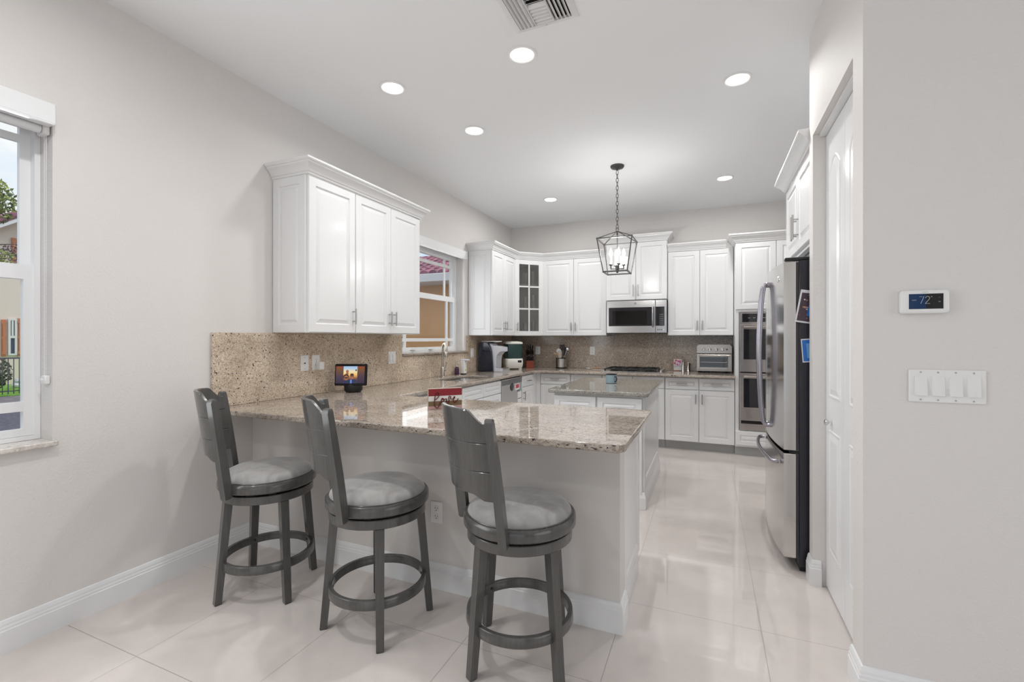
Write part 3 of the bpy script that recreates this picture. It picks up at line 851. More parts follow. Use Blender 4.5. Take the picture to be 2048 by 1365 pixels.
ol = [(.003, 1.8165)] + corner(2.457 - .045, 1.8165 + .045, .045, -PI / 2) + corner(2.457 - .03, 2.79 - .03, .03, 0) + [(.66, 2.79), (.66, 5.62), (.74, 5.70), (3.0395, 5.70), (3.0395, D - .003), (.003, D - .003)]
sink_hole = rrect(.165, .525, 3.96, 4.62, .11, 6)
slab('countertop', 'granite_top', ol, .882, .914, 'speckled beige granite countertop wrapping from stool peninsula to sink and cooktop', 'countertop', [sink_hole[::-1]], loc=(1.2, 2.3, 0))
isl = rrect(1.522, 2.336, 3.645, 4.880, .02, 4)
slab('island_countertop', 'granite_island', isl, .882, .914, 'gray-green polished stone top of the kitchen island', 'countertop', loc=(1.93, 4.26, 0))
def stone(name, m, pts, ax, h0, h1, label, loc):
    tag(MB().prism(pts, h0, h1, ax, .0015).build(name, m, loc=loc, smooth=False), label, 'backsplash')
stone('backsplash', 'granite_splash', [(1.829, .9145), (D - .003, .9145), (D - .003, 1.371), (5.004, 1.371), (5.004, 1.1615), (3.688, 1.1615), (3.688, 1.371), (1.829, 1.371)], 'x', .001, .020, 'speckled stone backsplash behind the smart display and under the sink window', (.01, 3.5, .9145))
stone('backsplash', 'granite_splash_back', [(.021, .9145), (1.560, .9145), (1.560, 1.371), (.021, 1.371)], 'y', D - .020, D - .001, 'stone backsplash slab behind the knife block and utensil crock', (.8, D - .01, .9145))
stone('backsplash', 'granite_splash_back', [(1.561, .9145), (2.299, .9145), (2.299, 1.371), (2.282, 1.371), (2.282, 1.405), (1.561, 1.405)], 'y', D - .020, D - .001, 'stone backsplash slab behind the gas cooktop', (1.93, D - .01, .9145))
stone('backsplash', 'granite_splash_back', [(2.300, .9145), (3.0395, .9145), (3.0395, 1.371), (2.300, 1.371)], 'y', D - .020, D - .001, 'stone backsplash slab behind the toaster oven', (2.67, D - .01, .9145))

# ------------------------------------------------------------------ bar stools
def make_stool():
    t = thing('bar_stool', '', 'bar stool', (0, 0, 0), 'bar stools at the peninsula')
    for k in range(4):
        a = PI / 4 + PI / 2 * k
        d = Vector((math.cos(a), math.sin(a), 0))
        leg = MB().bar(d * .242 + Vector((0, 0, .004)), d * .196 + Vector((0, 0, .506)), .033, .032, d, .040, .038).build('leg', 'stool_paint', t, smooth=False)
        MB().bar(d * .242 + Vector((0, 0, .0003)), d * .242 + Vector((0, 0, .0045)), .028, .027, d).build('foot_glide', 'black_matte', leg, smooth=False)
        bo = MB(); bo.tube([tuple(d * .2035 + Vector((0, 0, .186))), tuple(d * .199 + Vector((0, 0, .186)))], .006, 10)
        bo.build('bolt', 'black_matte', leg)
    MB().lathe([(.204, .166), (.225, .166), (.2265, .170), (.2235, .203), (.221, .206), (.205, .206), (.2035, .203)], seg=64, loop=True).build('footrest_ring', 'stool_paint', t)
    MB().lathe([(0, .509), (.219, .509), (.2215, .512), (.2215, .547), (.219, .550), (0, .550)], seg=64).build('apron', 'stool_paint', t)
    sw = MB().lathe([(0, .5505), (.12, .5505), (.12, .5625), (0, .5625)], seg=32)
    for k in range(12):
        a = 2 * PI * k / 12
        d = Vector((math.cos(a), math.sin(a), 0))
        sw.bar(d * .165 + Vector((0, 0, .5505)), d * .165 + Vector((0, 0, .5625)), .034, .075, d)
    sw.build('swivel_plate', 'black_matte', t, smooth=False)
    MB().lathe([(0, .563), (.231, .563), (.2365, .569), (.2375, .590), (.2355, .605), (.230, .6115), (.222, .6115), (.2195, .608), (0, .608)], seg=64).build('seat_frame', 'stool_paint', t)
    cu = MB().lathe([(0, .6085), (.2175, .6085), (.2195, .613), (.217, .622), (.205, .637), (.178, .650), (.14, .658), (.08, .663), (.0, .665)], seg=64).build('seat_cushion', 'velvet_gray', t)
    MB().lathe([(.2175, .610), (.2215, .610), (.2225, .613), (.2205, .616), (.2175, .615)], seg=64, loop=True).build('piping', 'stool_paint', cu)
    def lean(z): return .062 * ((z - .56) / .48) ** 1.15 if z > .56 else 0
    back = Vector((0, -1, 0))
    for sg in (-1, 1):
        a = math.radians(270 + 47 * sg)
        d = Vector((math.cos(a), math.sin(a), 0)); sd = Vector((-d.y, d.x, 0))
        rs = []
        for z, w, dp in ((.549, .022, .028), (.557, .032, .038), (.60, .033, .043), (.75, .032, .043), (.90, .031, .041), (1.020, .030, .036), (1.036, .029, .026), (1.041, .024, .014)):
            c = d * .2565 + back * lean(z) + Vector((0, 0, z))
            if z > 1.03: c = c - d * .004
            rs.append([tuple(c + sd * (i * w / 2) + d * (j * dp / 2)) for i, j in ((-1, -1), (1, -1), (1, 1), (-1, 1))])
        MB().rings(rs).build('back_post', 'stool_paint', t, ang=30)
    mb = MB()
    N = 44; TH = 44.0
    def smooth(x): x = max(0, min(1, x)); return x * x * (3 - 2 * x)
    def top(u):
        u = abs(u); s_ = smooth((u - .58) / .36)
        return 1.072 + .004 * math.cos(u * PI) - .050 * s_
    def bot(u):
        u = abs(u); s_ = smooth((u - .50) / .30)
        return .748 - .022 * s_
    g1, g2, gw = .838, .946, .0028
    fr_, bk_ = [], []
    for i in range(N + 1):
        u = -1 + 2 * i / N; a = math.radians(270 + TH * u)
        d = Vector((math.cos(a), math.sin(a), 0))
        zt_, zb_ = top(u), bot(u)
        zs = [(zb_, 0), (zb_ + .004, .004), ((zb_ + g1) / 2, .004), (g1 - gw, .004), (g1, .001), (g1 + gw, .004), ((g1 + g2) / 2, .004), (g2 - gw, .004), (g2, .001), (g2 + gw, .004), ((g2 + zt_) / 2, .004), (zt_ - .004, .004), (zt_, 0)]
        bulge = .014 * (1 - u * u)
        fr_.append([mb.V(tuple(d * (.2505 + bulge + o) + back * lean(z) + Vector((0, 0, z)))) for z, o in zs])
        bk_.append([mb.V(tuple(d * (.2395 + bulge - o) + back * lean(z) + Vector((0, 0, z)))) for z, o in zs])
    K = len(fr_[0])
    for i in range(N):
        for k in range(K - 1):
            mb.face([fr_[i][k], fr_[i + 1][k], fr_[i + 1][k + 1], fr_[i][k + 1]])
            mb.face([bk_[i][k], bk_[i][k + 1], bk_[i + 1][k + 1], bk_[i + 1][k]])
        mb.face([fr_[i][0], bk_[i][0], bk_[i + 1][0], fr_[i + 1][0]])
        mb.face([fr_[i][-1], fr_[i + 1][-1], bk_[i + 1][-1], bk_[i][-1]])
    for i in (0, N):
        for k in range(K - 1): mb.face([fr_[i][k], fr_[i][k + 1], bk_[i][k + 1], bk_[i][k]])
    mb.build('back_splat', 'stool_paint', t, ang=30)
    return t
stool = make_stool()
for i, (x, y, rb, rl, lab) in enumerate(((.575, 1.762, 229, 71, 'gray wooden swivel bar stool nearest the wall with the large window'),
                                         (1.312, 1.760, 228, 41, 'gray wooden swivel bar stool in the middle of the three at the peninsula'),
                                         (2.022, 1.802, 232, 61, 'gray wooden swivel bar stool closest to the open end of the peninsula'))):
    o = stool if i == 0 else copy_tree(stool)
    o.location = (x, y, 0); o.rotation_euler = (0, 0, math.radians(rb - 270)); o['label'] = lab
    lr = math.radians(rl - 45 - (rb - 270))
    for ch in o.children:
        if ch.name.split('.')[0] in ('leg', 'footrest_ring', 'apron', 'swivel_plate'): ch.rotation_euler = (0, 0, lr)

# ------------------------------------------------------------------ refrigerator
fz = thing('refrigerator', 'stainless french-door refrigerator with black sides in the alcove by the pantry', 'refrigerator', (3.58, 3.5, 0))
MB().box(3.234, 3.97, 3.050, 3.950, .03, 1.782, .004).build('cabinet_body', 'fridge_side', fz)
MB().box(3.218, 3.2345, 3.058, 3.942, .075, 1.772).build('gasket', 'gasket', fz, smooth=False)
MB().box(3.24, 3.95, 3.07, 3.93, .001, .03).build('base_grille', 'black_matte', fz, smooth=False)
def xf(y): return 3.158 - .030 * (1 - ((y - 3.5) / .455) ** 2)
def fdoor(name, y0, y1, z0, z1):
    n = 16
    ys = [y0 + (y1 - y0) * i / n for i in range(n + 1)]
    pts = [(xf(y), y) for y in ys] + [(3.218, y1), (3.218, y0)]
    return MB().prism(pts, z0, z1, 'z', .004).build(name, 'steel_fridge', fz, ang=25)
def fhandle(par, pts, r=.013):
    MB().tube(spline(pts, 8), r, 12, sx=.85).build('handle', 'handle_steel', par)
d_near = fdoor('door', 3.047, 3.4975, .690, 1.776)
d_far = fdoor('door', 3.5025, 3.953, .690, 1.776)
d_low = fdoor('freezer_drawer', 3.047, 3.953, .075, .672)
for dd, y in ((d_near, 3.452), (d_far, 3.548)):
    fhandle(dd, [(3.130, y, 1.692), (3.108, y, 1.690), (3.094, y, 1.655), (3.080, y, 1.50), (3.072, y, 1.24), (3.080, y, .97), (3.094, y, .80), (3.108, y, .765), (3.130, y, .763)])
fhandle(d_low, [(3.142, 3.13, .605), (3.118, 3.132, .605), (3.104, 3.165, .606), (3.082, 3.32, .609), (3.074, 3.5, .610), (3.082, 3.68, .609), (3.104, 3.835, .606), (3.118, 3.868, .605), (3.142, 3.87, .605)])
MB().lathe([(0, -.0015), (.018, -.0015), (.019, .003), (.0, .004)], (xf(3.17) - .001, 3.17, 1.690), 24, 'x').build('badge', 'chrome', d_near)
MB().box(3.165, 3.30, 3.052, 3.095, 1.7825, 1.800, .003).build('hinge_cover', 'black_matte', fz, smooth=False)
MB().box(3.19, 3.30, 3.055, 3.10, .6735, .688, .003).build('middle_hinge', 'black_matte', fz, smooth=False)

def card(name, label, tl, ang, w, h, y, content):
    """a snapshot standing against the refrigerator side, tilted in its own plane"""
    ca, sa = math.cos(ang), math.sin(ang)
    def P(u, v, o=0): return (tl[0] + u * ca + v * sa, y - o, tl[1] + u * sa - v * ca)
    def quad(mb, u0, u1, v0, v1, o, th=.0006):
        mb.rings([[P(u0, v0, k), P(u1, v0, k), P(u1, v1, k), P(u0, v1, k)] for k in (o, o + th)])
    t = MB(); quad(t, 0, w, 0, h, 0, .0008)
    r = tag(t.build(name, 'photo_paper', loc=(tl[0] + w / 2, y, tl[1] - h), smooth=False), label, 'photograph')
    for nm, m, u0, u1, v0, v1, o in content:
        q = MB(); quad(q, u0 * w, u1 * w, v0 * h, v1 * h, .0009 + o * .0004, .0003); q.build(nm, m, r, smooth=False)
    return r
rnd = random.Random(3)
crowd = [('print', 'photo_dark', .07, .93, .09, .95, 0)] + [('crowd_patch', rnd.choice(['photo_red', 'photo_skin', 'gray_ink', 'photo_paper']), a, a + .06, b, b + .035, 1) for a, b in [(rnd.uniform(.09, .83), rnd.uniform(.11, .88)) for _ in range(26)]] + [('figure_shirt', 'photo_blue', .42, .62, .45, .78, 2), ('figure_head', 'photo_skin', .46, .57, .36, .44, 2), ('figure_arm', 'photo_skin', .20, .42, .50, .54, 2)]
card('photo_print', 'snapshot of a crowd with a blue-shirted figure, upper one on the black refrigerator side', (3.243, 1.614), math.radians(-10), .125, .186, 3.0455, crowd)
card('photo_print', 'blue-bordered portrait snapshot, lower one on the black refrigerator side', (3.242, 1.331), math.radians(4), .10, .134, 3.0485, [('print', 'photo_blue', .05, .95, .05, .95, 0), ('inner_print', 'photo_sky', .24, .80, .20, .82, 1), ('figure_shirt', 'photo_blue', .40, .70, .50, .82, 2), ('figure_head', 'photo_skin', .47, .60, .36, .50, 2)])

# ------------------------------------------------------------------ double wall oven
ov = thing('wall_oven', 'stainless double wall oven built into the tall cabinet behind the refrigerator', 'oven', (3.45, 5.81, .295))
MB(OV).box(3.083, 3.819, od - .35, od + .014, .296, 1.632, .003).build('housing', 'steel_oven', ov, smooth=False)
MB(OV).box(3.112, 3.790, od + .0145, od + .018, 1.520, 1.615).build('control_panel', 'black_glass', ov, smooth=False)
for k in range(5):
    MB(OV).box(3.17 + .05 * k, 3.195 + .05 * k, od + .0182, od + .0187, 1.565, 1.570).build('display_mark', 'screw_gray', ov, smooth=False)
for z0, z1, w0, w1_, hz in ((.958, 1.492, 1.100, 1.440, 1.462), (.412, .944, .560, .885, .908)):
    d_ = MB(OV).box(3.088, 3.814, od + .0145, od + .038, z0, z1, .003).build('door', 'steel_oven', ov, smooth=False)
    MB(OV).box(3.125, 3.777, od + .0382, od + .0395, w0, w1_).build('window', 'black_glass', d_, smooth=False)
    h_ = MB(OV); h_.tube([(3.125, od + .085, hz), (3.777, od + .085, hz)], .014, 12)
    for a in (3.15, 3.75): h_.box(a - .012, a + .012, od + .038, od + .085, hz - .010, hz + .010, .002)
    h_.build('handle', 'steel_oven', d_)
MB(OV).box(3.10, 3.80, od + .0142, od + .0150, .372, .408).build('vent_slot', 'dark_cavity', ov, smooth=False)
MB(OV).box(3.09, 3.81, od + .0142, od + .0150, .945, .957).build('door_gap', 'dark_cavity', ov, smooth=False)

# ------------------------------------------------------------------ microwave
mw = thing('microwave', 'stainless over-the-range microwave hanging above the gas cooktop', 'microwave', (1.91, 6.2, 1.405))
MF = D - 6.015
MB(OV).box(1.534, 2.283, .022, MF - .03, 1.414, 1.822, .002).build('case', 'black_matte', mw, smooth=False)
fd_ = MB(OV).box(1.534, 2.145, MF - .0295, MF, 1.406, 1.822, .004).build('door', 'steel', mw, smooth=False)
cp = MB(OV).box(2.148, 2.283, MF - .0295, MF - .001, 1.406, 1.822, .004).build('control_side', 'steel', mw, smooth=False)
MB(OV).box(1.562, 2.130, MF + .0002, MF + .003, 1.495, 1.735, .001).build('window', 'black_glass', fd_, smooth=False)
MB(OV).box(1.610, 2.045, MF + .0032, MF + .0036, 1.515, 1.690).build('window_screen', 'oven_glass', fd_, smooth=False)
hb = MB(OV); hb.tube(spline([(2.118, MF + .004, 1.735), (2.118, MF + .03, 1.725), (2.118, MF + .040, 1.66), (2.118, MF + .042, 1.60), (2.118, MF + .040, 1.55), (2.118, MF + .03, 1.495), (2.118, MF + .004, 1.487)], 6), .011, 12)
hb.build('handle', 'handle_steel', fd_)
MB(OV).box(2.152, 2.256, MF - .0008, MF + .002, 1.495, 1.735, .001).build('keypad', 'black_glass', cp, smooth=False)
for r_ in range(6):
    for c_ in range(3):
        MB(OV).box(2.200 + c_ * .016, 2.207 + c_ * .016, MF + .002, MF + .0025, 1.515 + r_ * .024, 1.5195 + r_ * .024).build('key_mark', 'screw_gray', cp, smooth=False)
for c_ in range(4):
    MB(OV).box(2.172 + c_ * .022, 2.184 + c_ * .022, MF - .0008, MF + .001, 1.440, 1.452, .001).build('button', ['slot_dark', 'slot_dark', 'slot_dark', 'sticker_white'][c_], cp, smooth=False)
lg = MB(OV); lg.tube([(1.900 + .013 * math.cos(k * PI / 10), MF + .0015, 1.783 + .013 * math.sin(k * PI / 10)) for k in range(20)], .0016, 6, True)
lg.tube(spline([(1.893, MF + .0015, 1.788), (1.897, MF + .0015, 1.779), (1.903, MF + .0015, 1.787), (1.907, MF + .0015, 1.778)], 5), .0016, 6)
lg.build('round_emblem', 'slot_dark', fd_)

# ------------------------------------------------------------------ dishwasher
dw = thing('dishwasher', 'stainless dishwasher in the sink run with red and white stickers', 'dishwasher', (.3, 4.977, 0))
MB(LEFT).box(4.672, 5.281, .03, .606, .10, .874).build('tub', 'gasket', dw, smooth=False)
MB(LEFT).box(4.69, 5.26, .05, .54, .001, .0995).build('toe_kick', 'toe_kick', dw, smooth=False)
dd = MB(LEFT).box(4.674, 5.279, .6065, .634, .11, .868, .004).build('door', 'steel', dw, smooth=False)
MB(LEFT).box(4.685, 5.268, .6342, .638, .800, .855, .001).build('control_strip', 'dw_control', dd, smooth=False)
pk = MB(LEFT); pk.lathe([(0, .6342), (.05, .6342), (.046, .640), (.0, .644)], (4.965, 0, .765), 24, 'y')
pk.build('pocket_handle', 'knob_black', dd)
for nm, m, a0, a1, z0, z1 in (('sticker', 'sticker_white', 5.065, 5.195, .715, .792), ('sticker', 'sticker_red', 5.085, 5.178, .735, .782), ('sticker', 'sticker_dark', 5.125, 5.195, .690, .714), ('sticker', 'sticker_green', 5.20, 5.262, .695, .722), ('energy_label', 'sticker_white', 5.140, 5.262, .44, .688)):
    o_ = .6343 + (.0006 if m == 'sticker_red' else 0)
    MB(LEFT).box(a0, a1, o_, o_ + .0006, z0, z1).build(nm, m, dd, smooth=False)
for z in (.60, .52):
    MB(LEFT).box(5.145, 5.255, .6351, .6355, z, z + .008).build('label_line', 'slot_dark', dd, smooth=False)

# ------------------------------------------------------------------ cooktop
ck = thing('gas_cooktop', 'black grated gas cooktop set in the counter under the microwave', 'cooktop', (1.9, 6.03, .9145))
MB().box(1.535, 2.268, 5.785, 6.285, .9145, .924, .003).build('tray', 'steel', ck, smooth=False)
for gx in range(3):
    x0 = 1.55 + gx * .212; x1 = x0 + .205
    g = MB(); z0, z1 = .946, .958
    for y in (5.80, 6.03, 6.26): g.box(x0, x1, y - .006, y + .006, z0, z1, .002)
    for x in (x0 + .006, x1 - .006): g.box(x - .006, x + .006, 5.80, 6.26, z0, z1, .002)
    for cy in (5.915, 6.145):
        for k in range(4):
            a = PI / 4 + k * PI / 2; c = Vector(((x0 + x1) / 2, cy, .962))
            d = Vector((math.cos(a), math.sin(a), 0))
            g.bar(c + d * .03, c + d * .12 - Vector((0, 0, .01)), .009, .012, (0, 0, 1))
    for x in (x0 + .008, x1 - .008):
        for y in (5.805, 6.255): g.box(x - .007, x + .007, y - .007, y + .007, .9242, z0, 0)
    g.build('grate', 'grate_black', ck, smooth=False)
    for cy in (5.915, 6.145):
        MB().lathe([(0, .9242), (.05, .9242), (.05, .932), (.036, .934), (.036, .944), (0, .945)], ((x0 + x1) / 2, cy, 0), 20).build('burner', 'black_matte', ck)
for k in range(5):
    MB().lathe([(0, .9242), (.021, .9242), (.019, .948), (0, .950)], (2.228, 5.84 + k * .09, 0), 18).build('knob', 'steel_oven', ck)

# ------------------------------------------------------------------ sink and faucet
sk = thing('kitchen_sink', 'stainless undermount sink below the kitchen window', 'sink', (.345, 4.29, .70))
ii = rrect(.19, .50, 3.99, 4.59, .09, 6); xx = rrect(.155, .535, 3.95, 4.63, .12, 6); jj = rrect(.172, .518, 3.968, 4.612, .105, 6)
mb = MB()
mb.rings([[(x, y, .8815) for x, y in xx], [(x, y, .8815) for x, y in jj], [(x, y, .74) for x, y in ii], [(x, y, .725) for x, y in inset(ii, .02)], [(x, y, .72) for x, y in inset(ii, .02)], [(x, y, .735) for x, y in xx]], False, False, True, True)
mb.poly([(x, y, .726) for x, y in inset(ii, .018)])
mb.build('basin', 'steel', sk)
MB().lathe([(0, .7262), (.045, .7262), (.043, .730), (0, .729)], (.33, 4.29, 0), 20).build('drain', 'chrome', sk)
fc = thing('kitchen_faucet', 'brushed nickel gooseneck faucet behind the sink', 'faucet', (.097, 4.30, .9143))
MB().lathe([(0, .9143), (.027, .9143), (.027, .920), (.023, .925), (.0225, 1.018), (.017, 1.026), (0, 1.026)], (.097, 4.30, 0), 24).build('body', 'faucet_nickel', fc)
dirx, diry = math.cos(math.radians(-38)), math.sin(math.radians(-38))
pts = [(.097, 4.30, 1.02), (.097, 4.30, 1.12), (.097, 4.30, 1.22)]
R_ = .058
for k in range(1, 13):
    a = PI - PI * k / 12
    pts.append((.097 + dirx * (R_ + R_ * math.cos(a)), 4.30 + diry * (R_ + R_ * math.cos(a)), 1.22 + R_ * math.sin(a)))
e_ = pts[-1]
pts.append((e_[0], e_[1], 1.19))
MB().tube(pts, .0125, 14).build('neck', 'faucet_nickel', fc)
MB().tube([(e_[0], e_[1], 1.195), (e_[0], e_[1], 1.19), (e_[0], e_[1], 1.135)], [.0125, .0155, .0155], 14).build('spray_head', 'faucet_nickel', fc)
MB().tube([(.097, 4.322, .985), (.097, 4.345, .985), (.10, 4.352, 1.0), (.112, 4.36, 1.075)], [.012, .011, .007, .005], 10).build('lever', 'faucet_nickel', fc)

# ------------------------------------------------------------------ counter things
so = thing('soap_dispenser', 'white automatic soap dispenser beside the faucet', 'soap dispenser', (.104, 4.745, .9143))
MB().prism(rrect(.078, .138, 4.715, 4.775, .015), .9143, .924, 'z').build('base', 'black_matte', so, smooth=False)
MB().prism(rrect(.078, .138, 4.715, 4.775, .015), .9245, 1.072, 'z', .003).build('body', 'plastic_white', so)
MB().prism(rrect(.076, .185, 4.722, 4.768, .012), 1.0725, 1.092, 'z', .004).build('spout_head', 'silver_plastic', so)
MB().lathe([(0, 0), (.013, 0), (.011, .003), (0, .0035)], (.1385, 4.742, .965), 16, 'x').build('leaf_label', 'label_lime', so)
sb = thing('soap_bottle', 'dark purple soap bottle behind the white soap dispenser', 'bottle', (.068, 4.66, .9143))
MB().lathe([(0, .9143), (.024, .9143), (.026, .92), (.026, .985), (.018, 1.0), (.011, 1.005), (0, 1.006)], (.068, 4.66, 0), 18).build('body', 'soap_purple', sb)
MB().lathe([(0, 1.0062), (.012, 1.0062), (.012, 1.02), (.004, 1.022), (.004, 1.045), (0, 1.045)], (.068, 4.66, 0), 14).box(.062, .10, 4.653, 4.667, 1.0452, 1.055, .002).build('pump', 'silver_plastic', sb)

cm = thing('coffee_maker', 'navy and silver single-serve coffee maker in the counter corner', 'coffee maker', (.2, 5.33, .9143))
shell = [(.062, .9145), (.062, 1.262), (.075, 1.283), (.10, 1.29), (.165, 1.29), (.195, 1.275), (.222, 1.235), (.240, 1.17), (.250, 1.08), (.258, .98), (.262, .9145)]
for y0, y1 in ((5.215, 5.262), (5.418, 5.465)):
    MB().prism(shell, y0, y1, 'y', .006).build('side_shell', 'navy_plastic', cm, smooth=False)
MB().box(.07, .205, 5.263, 5.417, .9145, 1.24, .004).build('water_tank', 'tank_green', cm, smooth=False)
col_ = [(.206, .9145), (.206, 1.272), (.24, 1.245), (.375, 1.225), (.377, 1.172), (.340, 1.162), (.300, 1.118), (.290, 1.06), (.288, .958), (.380, .954), (.380, .9145)]
MB().prism(col_, 5.250, 5.430, 'y', .004).build('brew_head', 'silver_plastic', cm, smooth=False)
MB().box(.295, .40, 5.262, 5.418, .954, .964, .003).build('drip_tray', 'chrome', cm, smooth=False)
MB().box(.085, .30, 5.263, 5.417, 1.2905, 1.303, .004).build('lid', 'plastic_white', cm, smooth=False)

rd = thing('food_dispenser', 'white-based countertop dispenser with dark green tank and white lid', 'dispenser', (.262, 5.86, .9143))
RF = Frame((.262, 5.86, 0), (.82, .57, 0), (.57, -.82, 0))
def rr_rings(spec, seg=5):
    return [[(a, n, z) for a, n in rrect(-h, h, -h, h, r, seg)] for h, r, z in spec]
MB(RF).rings(rr_rings([(.108, .03, .928), (.118, .035, .945), (.128, .04, 1.0), (.124, .04, 1.055), (.120, .04, 1.0595)])).build('base', 'dispenser_white', rd)
for a in (-.085, .085):
    for n in (-.085, .085):
        MB(RF).box(a - .022, a + .022, n - .022, n + .022, .9145, .9285, .003).build('foot', 'dispenser_white', rd, smooth=False)
MB(RF).rings(rr_rings([(.112, .05, 1.060), (.120, .05, 1.075), (.121, .05, 1.26)])).build('tank', 'tank_green', rd)
MB(RF).rings(rr_rings([(.10, .04, 1.065), (.10, .04, 1.115)])).build('contents', 'block_wood', rd)
MB(RF).rings(rr_rings([(.126, .05, 1.2605), (.126, .05, 1.275), (.112, .05, 1.290), (.06, .03, 1.296)])).build('lid', 'dispenser_white', rd)
MB(RF).box(.045, .100, .118, .132, 1.005, 1.040, .008, 2).build('dispense_button', 'knob_black', rd)

kb_ = thing('knife_block', 'red-brown wooden knife block beside the food dispenser', 'knife block', (.40, 6.17, .9143))
KF = Frame((.40, 6.17, 0), (.92, .39, 0), (.39, -.92, 0))
MB(KF).box(-.055, .055, .0, .065, .9145, 1.015, .003).build('front_box', 'block_wood', kb_, smooth=False)
MB(KF).rings([[(a, n, z) for n, z in ((-.13, .9145), (-.002, .9145), (-.002, 1.01), (-.055, 1.12), (-.14, 1.16))] for a in (-.058, .058)]).build('slanted_block', 'block_dark', kb_, smooth=False)
for r_ in range(4):
    for c_ in range(4):
        u_ = (c_ - 1.5) / 1.5
        kd = (KF.N * (.78 - .17 * r_) + KF.A * (.10 * u_) + Vector((0, 0, .62 + .12 * r_))).normalized()
        p0 = KF.P(-.036 + .024 * c_, (-.002, -.040, -.080, -.115)[r_], (1.034, 1.112, 1.152, 1.170)[r_])
        kn = MB(); L_ = .078 + .012 * ((r_ + c_) % 2)
        q1, q2 = p0 + kd * (L_ * .5), p0 + kd * L_
        kn.tube([p0, q1, q2, q2 + kd * .004], [.008, .0095, .0095, .006], 8, sx=.8)
        k_ = tag(kn.build('kitchen_knife', 'black_gloss', loc=tuple(p0)), 'black-handled knife standing in the red-brown knife block', 'knife', 'knives in the block')
        kr = MB(); kr.tube([q2 + kd * .003, q2 + kd * .0062], [.0055, .004], 8); kr.build('pommel', 'chrome', k_)

cr = thing('utensil_crock', 'round stainless utensil crock with black base on the back counter', 'utensil holder', (.838, 6.27, .9143))
MB().lathe([(0, .9145), (.078, .9145), (.078, .931), (0, .931)], (.838, 6.27, 0), 36).build('base', 'black_matte', cr)
MB().lathe([(0, .9312), (.0765, .9312), (.0765, 1.050), (.072, 1.050), (.072, .938), (0, .938)], (.838, 6.27, 0), 36).build('cup', 'steel', cr)
MB().lathe([(.0715, 1.0505), (.0775, 1.0505), (.0775, 1.056), (.0715, 1.056)], (.838, 6.27, 0), 36, loop=True).build('rim', 'black_matte', cr)
def utensil(name, label, mh, mhead, x, y, tip, head):
    b_ = (.838 + x * .5, 6.27 + y * .5, .945)
    t = thing(name, label, 'utensil', b_, 'utensils in the crock')
    MB().tube([b_, tip], .006, 8).build('handle', mh, t)
    head(tip).build('head', mhead, t)
def disc(r, th=.006, holes=False):
    def f(p):
        m_ = MB(); m_.lathe([(0, -th), (r * .8, -th * .6), (r, th), (r * .92, th), (r * .7, 0), (0, 0)], (p[0], p[1] - .004, p[2] + r * .6), 20, 'y')
        return m_
    return f
def turner(w, h):
    def f(p):
        m_ = MB(); n = 4
        for k in range(n):
            x = p[0] - w / 2 + w * (k + .5) / n
            m_.box(x - w / n * .36, x + w / n * .36, p[1] - .003, p[1] + .003, p[2] + .008, p[2] + h - .008)
        m_.box(p[0] - w / 2, p[0] + w / 2, p[1] - .004, p[1] + .004, p[2], p[2] + .010, .002)
        m_.box(p[0] - w / 2, p[0] + w / 2, p[1] - .004, p[1] + .004, p[2] + h - .010, p[2] + h, .002)
        return m_
    return f
def blade(w, h):
    return lambda p: MB().prism([(p[0] + a, p[2] + b) for a, b in rrect(-w / 2, w / 2, 0, h, w * .4)], p[1] - .004, p[1] + .004, 'y')
utensil('serving_spoon', 'white round perforated spoon in the utensil crock', 'sticker_white', 'sticker_white', -.02, -.02, (.808, 6.245, 1.135), disc(.036))
utensil('slotted_turner', 'black slotted turner standing tallest in the utensil crock', 'black_matte', 'black_matte', 0, .05, (.842, 6.303, 1.17), turner(.075, .075))
utensil('spatula', 'narrow black spatula leaning at the cooktop side of the crock', 'black_matte', 'black_matte', .03, 0, (.890, 6.264, 1.09), blade(.030, .125))
utensil('grater', 'steel flat grater in the middle of the utensil crock', 'steel', 'steel', -.03, -.05, (.838, 6.213, 1.06), blade(.052, .11))
utensil('wooden_spoon', 'pale wooden spoon low at the front of the crock', 'wood_spoon', 'wood_spoon', -.04, -.06, (.794, 6.214, 1.10), disc(.022))
utensil('tongs', 'steel tongs tip leaning out toward the knife block', 'chrome', 'chrome', -.06, .03, (.770, 6.285, 1.10), lambda p: MB().tube([p, (p[0] - .04, p[1] - .01, p[2] + .025)], [.012, .004], 8))
utensil('ladle', 'steel ladle hanging out of the crock toward the cooktop', 'chrome', 'chrome', .0, -.03, (.922, 6.250, 1.165), lambda p: MB().lathe([(0, -.030), (.018, -.026), (.030, -.010), (.034, .004), (.031, .004), (.026, -.010), (0, -.024)], (p[0] + .022, p[1] - .01, p[2] + .02), 18, 'y'))
sr = tag(MB().lathe([(0, .9146), (.028, .9146), (.045, .932), (.042, .932), (.027, .919), (0, .919)], (1.265, 6.17, 0), 24).build('spoon_rest', 'plastic_white', loc=(1.265, 6.17, .9146)), 'small white spoon rest on the counter next to the cooktop', 'spoon rest')
ws = MB(); ws.tube([(1.272, 6.165, .930), (1.42, 6.20, .936)], [.005, .006], 8); ws.lathe([(0, 0), (.018, .002), (.014, .008), (0, .009)], (1.262, 6.162, .9215), 14)
tag(ws.build('cooking_spoon', 'wood_spoon', loc=(1.265, 6.165, .921)), 'brown wooden spoon lying across the white spoon rest', 'utensil')

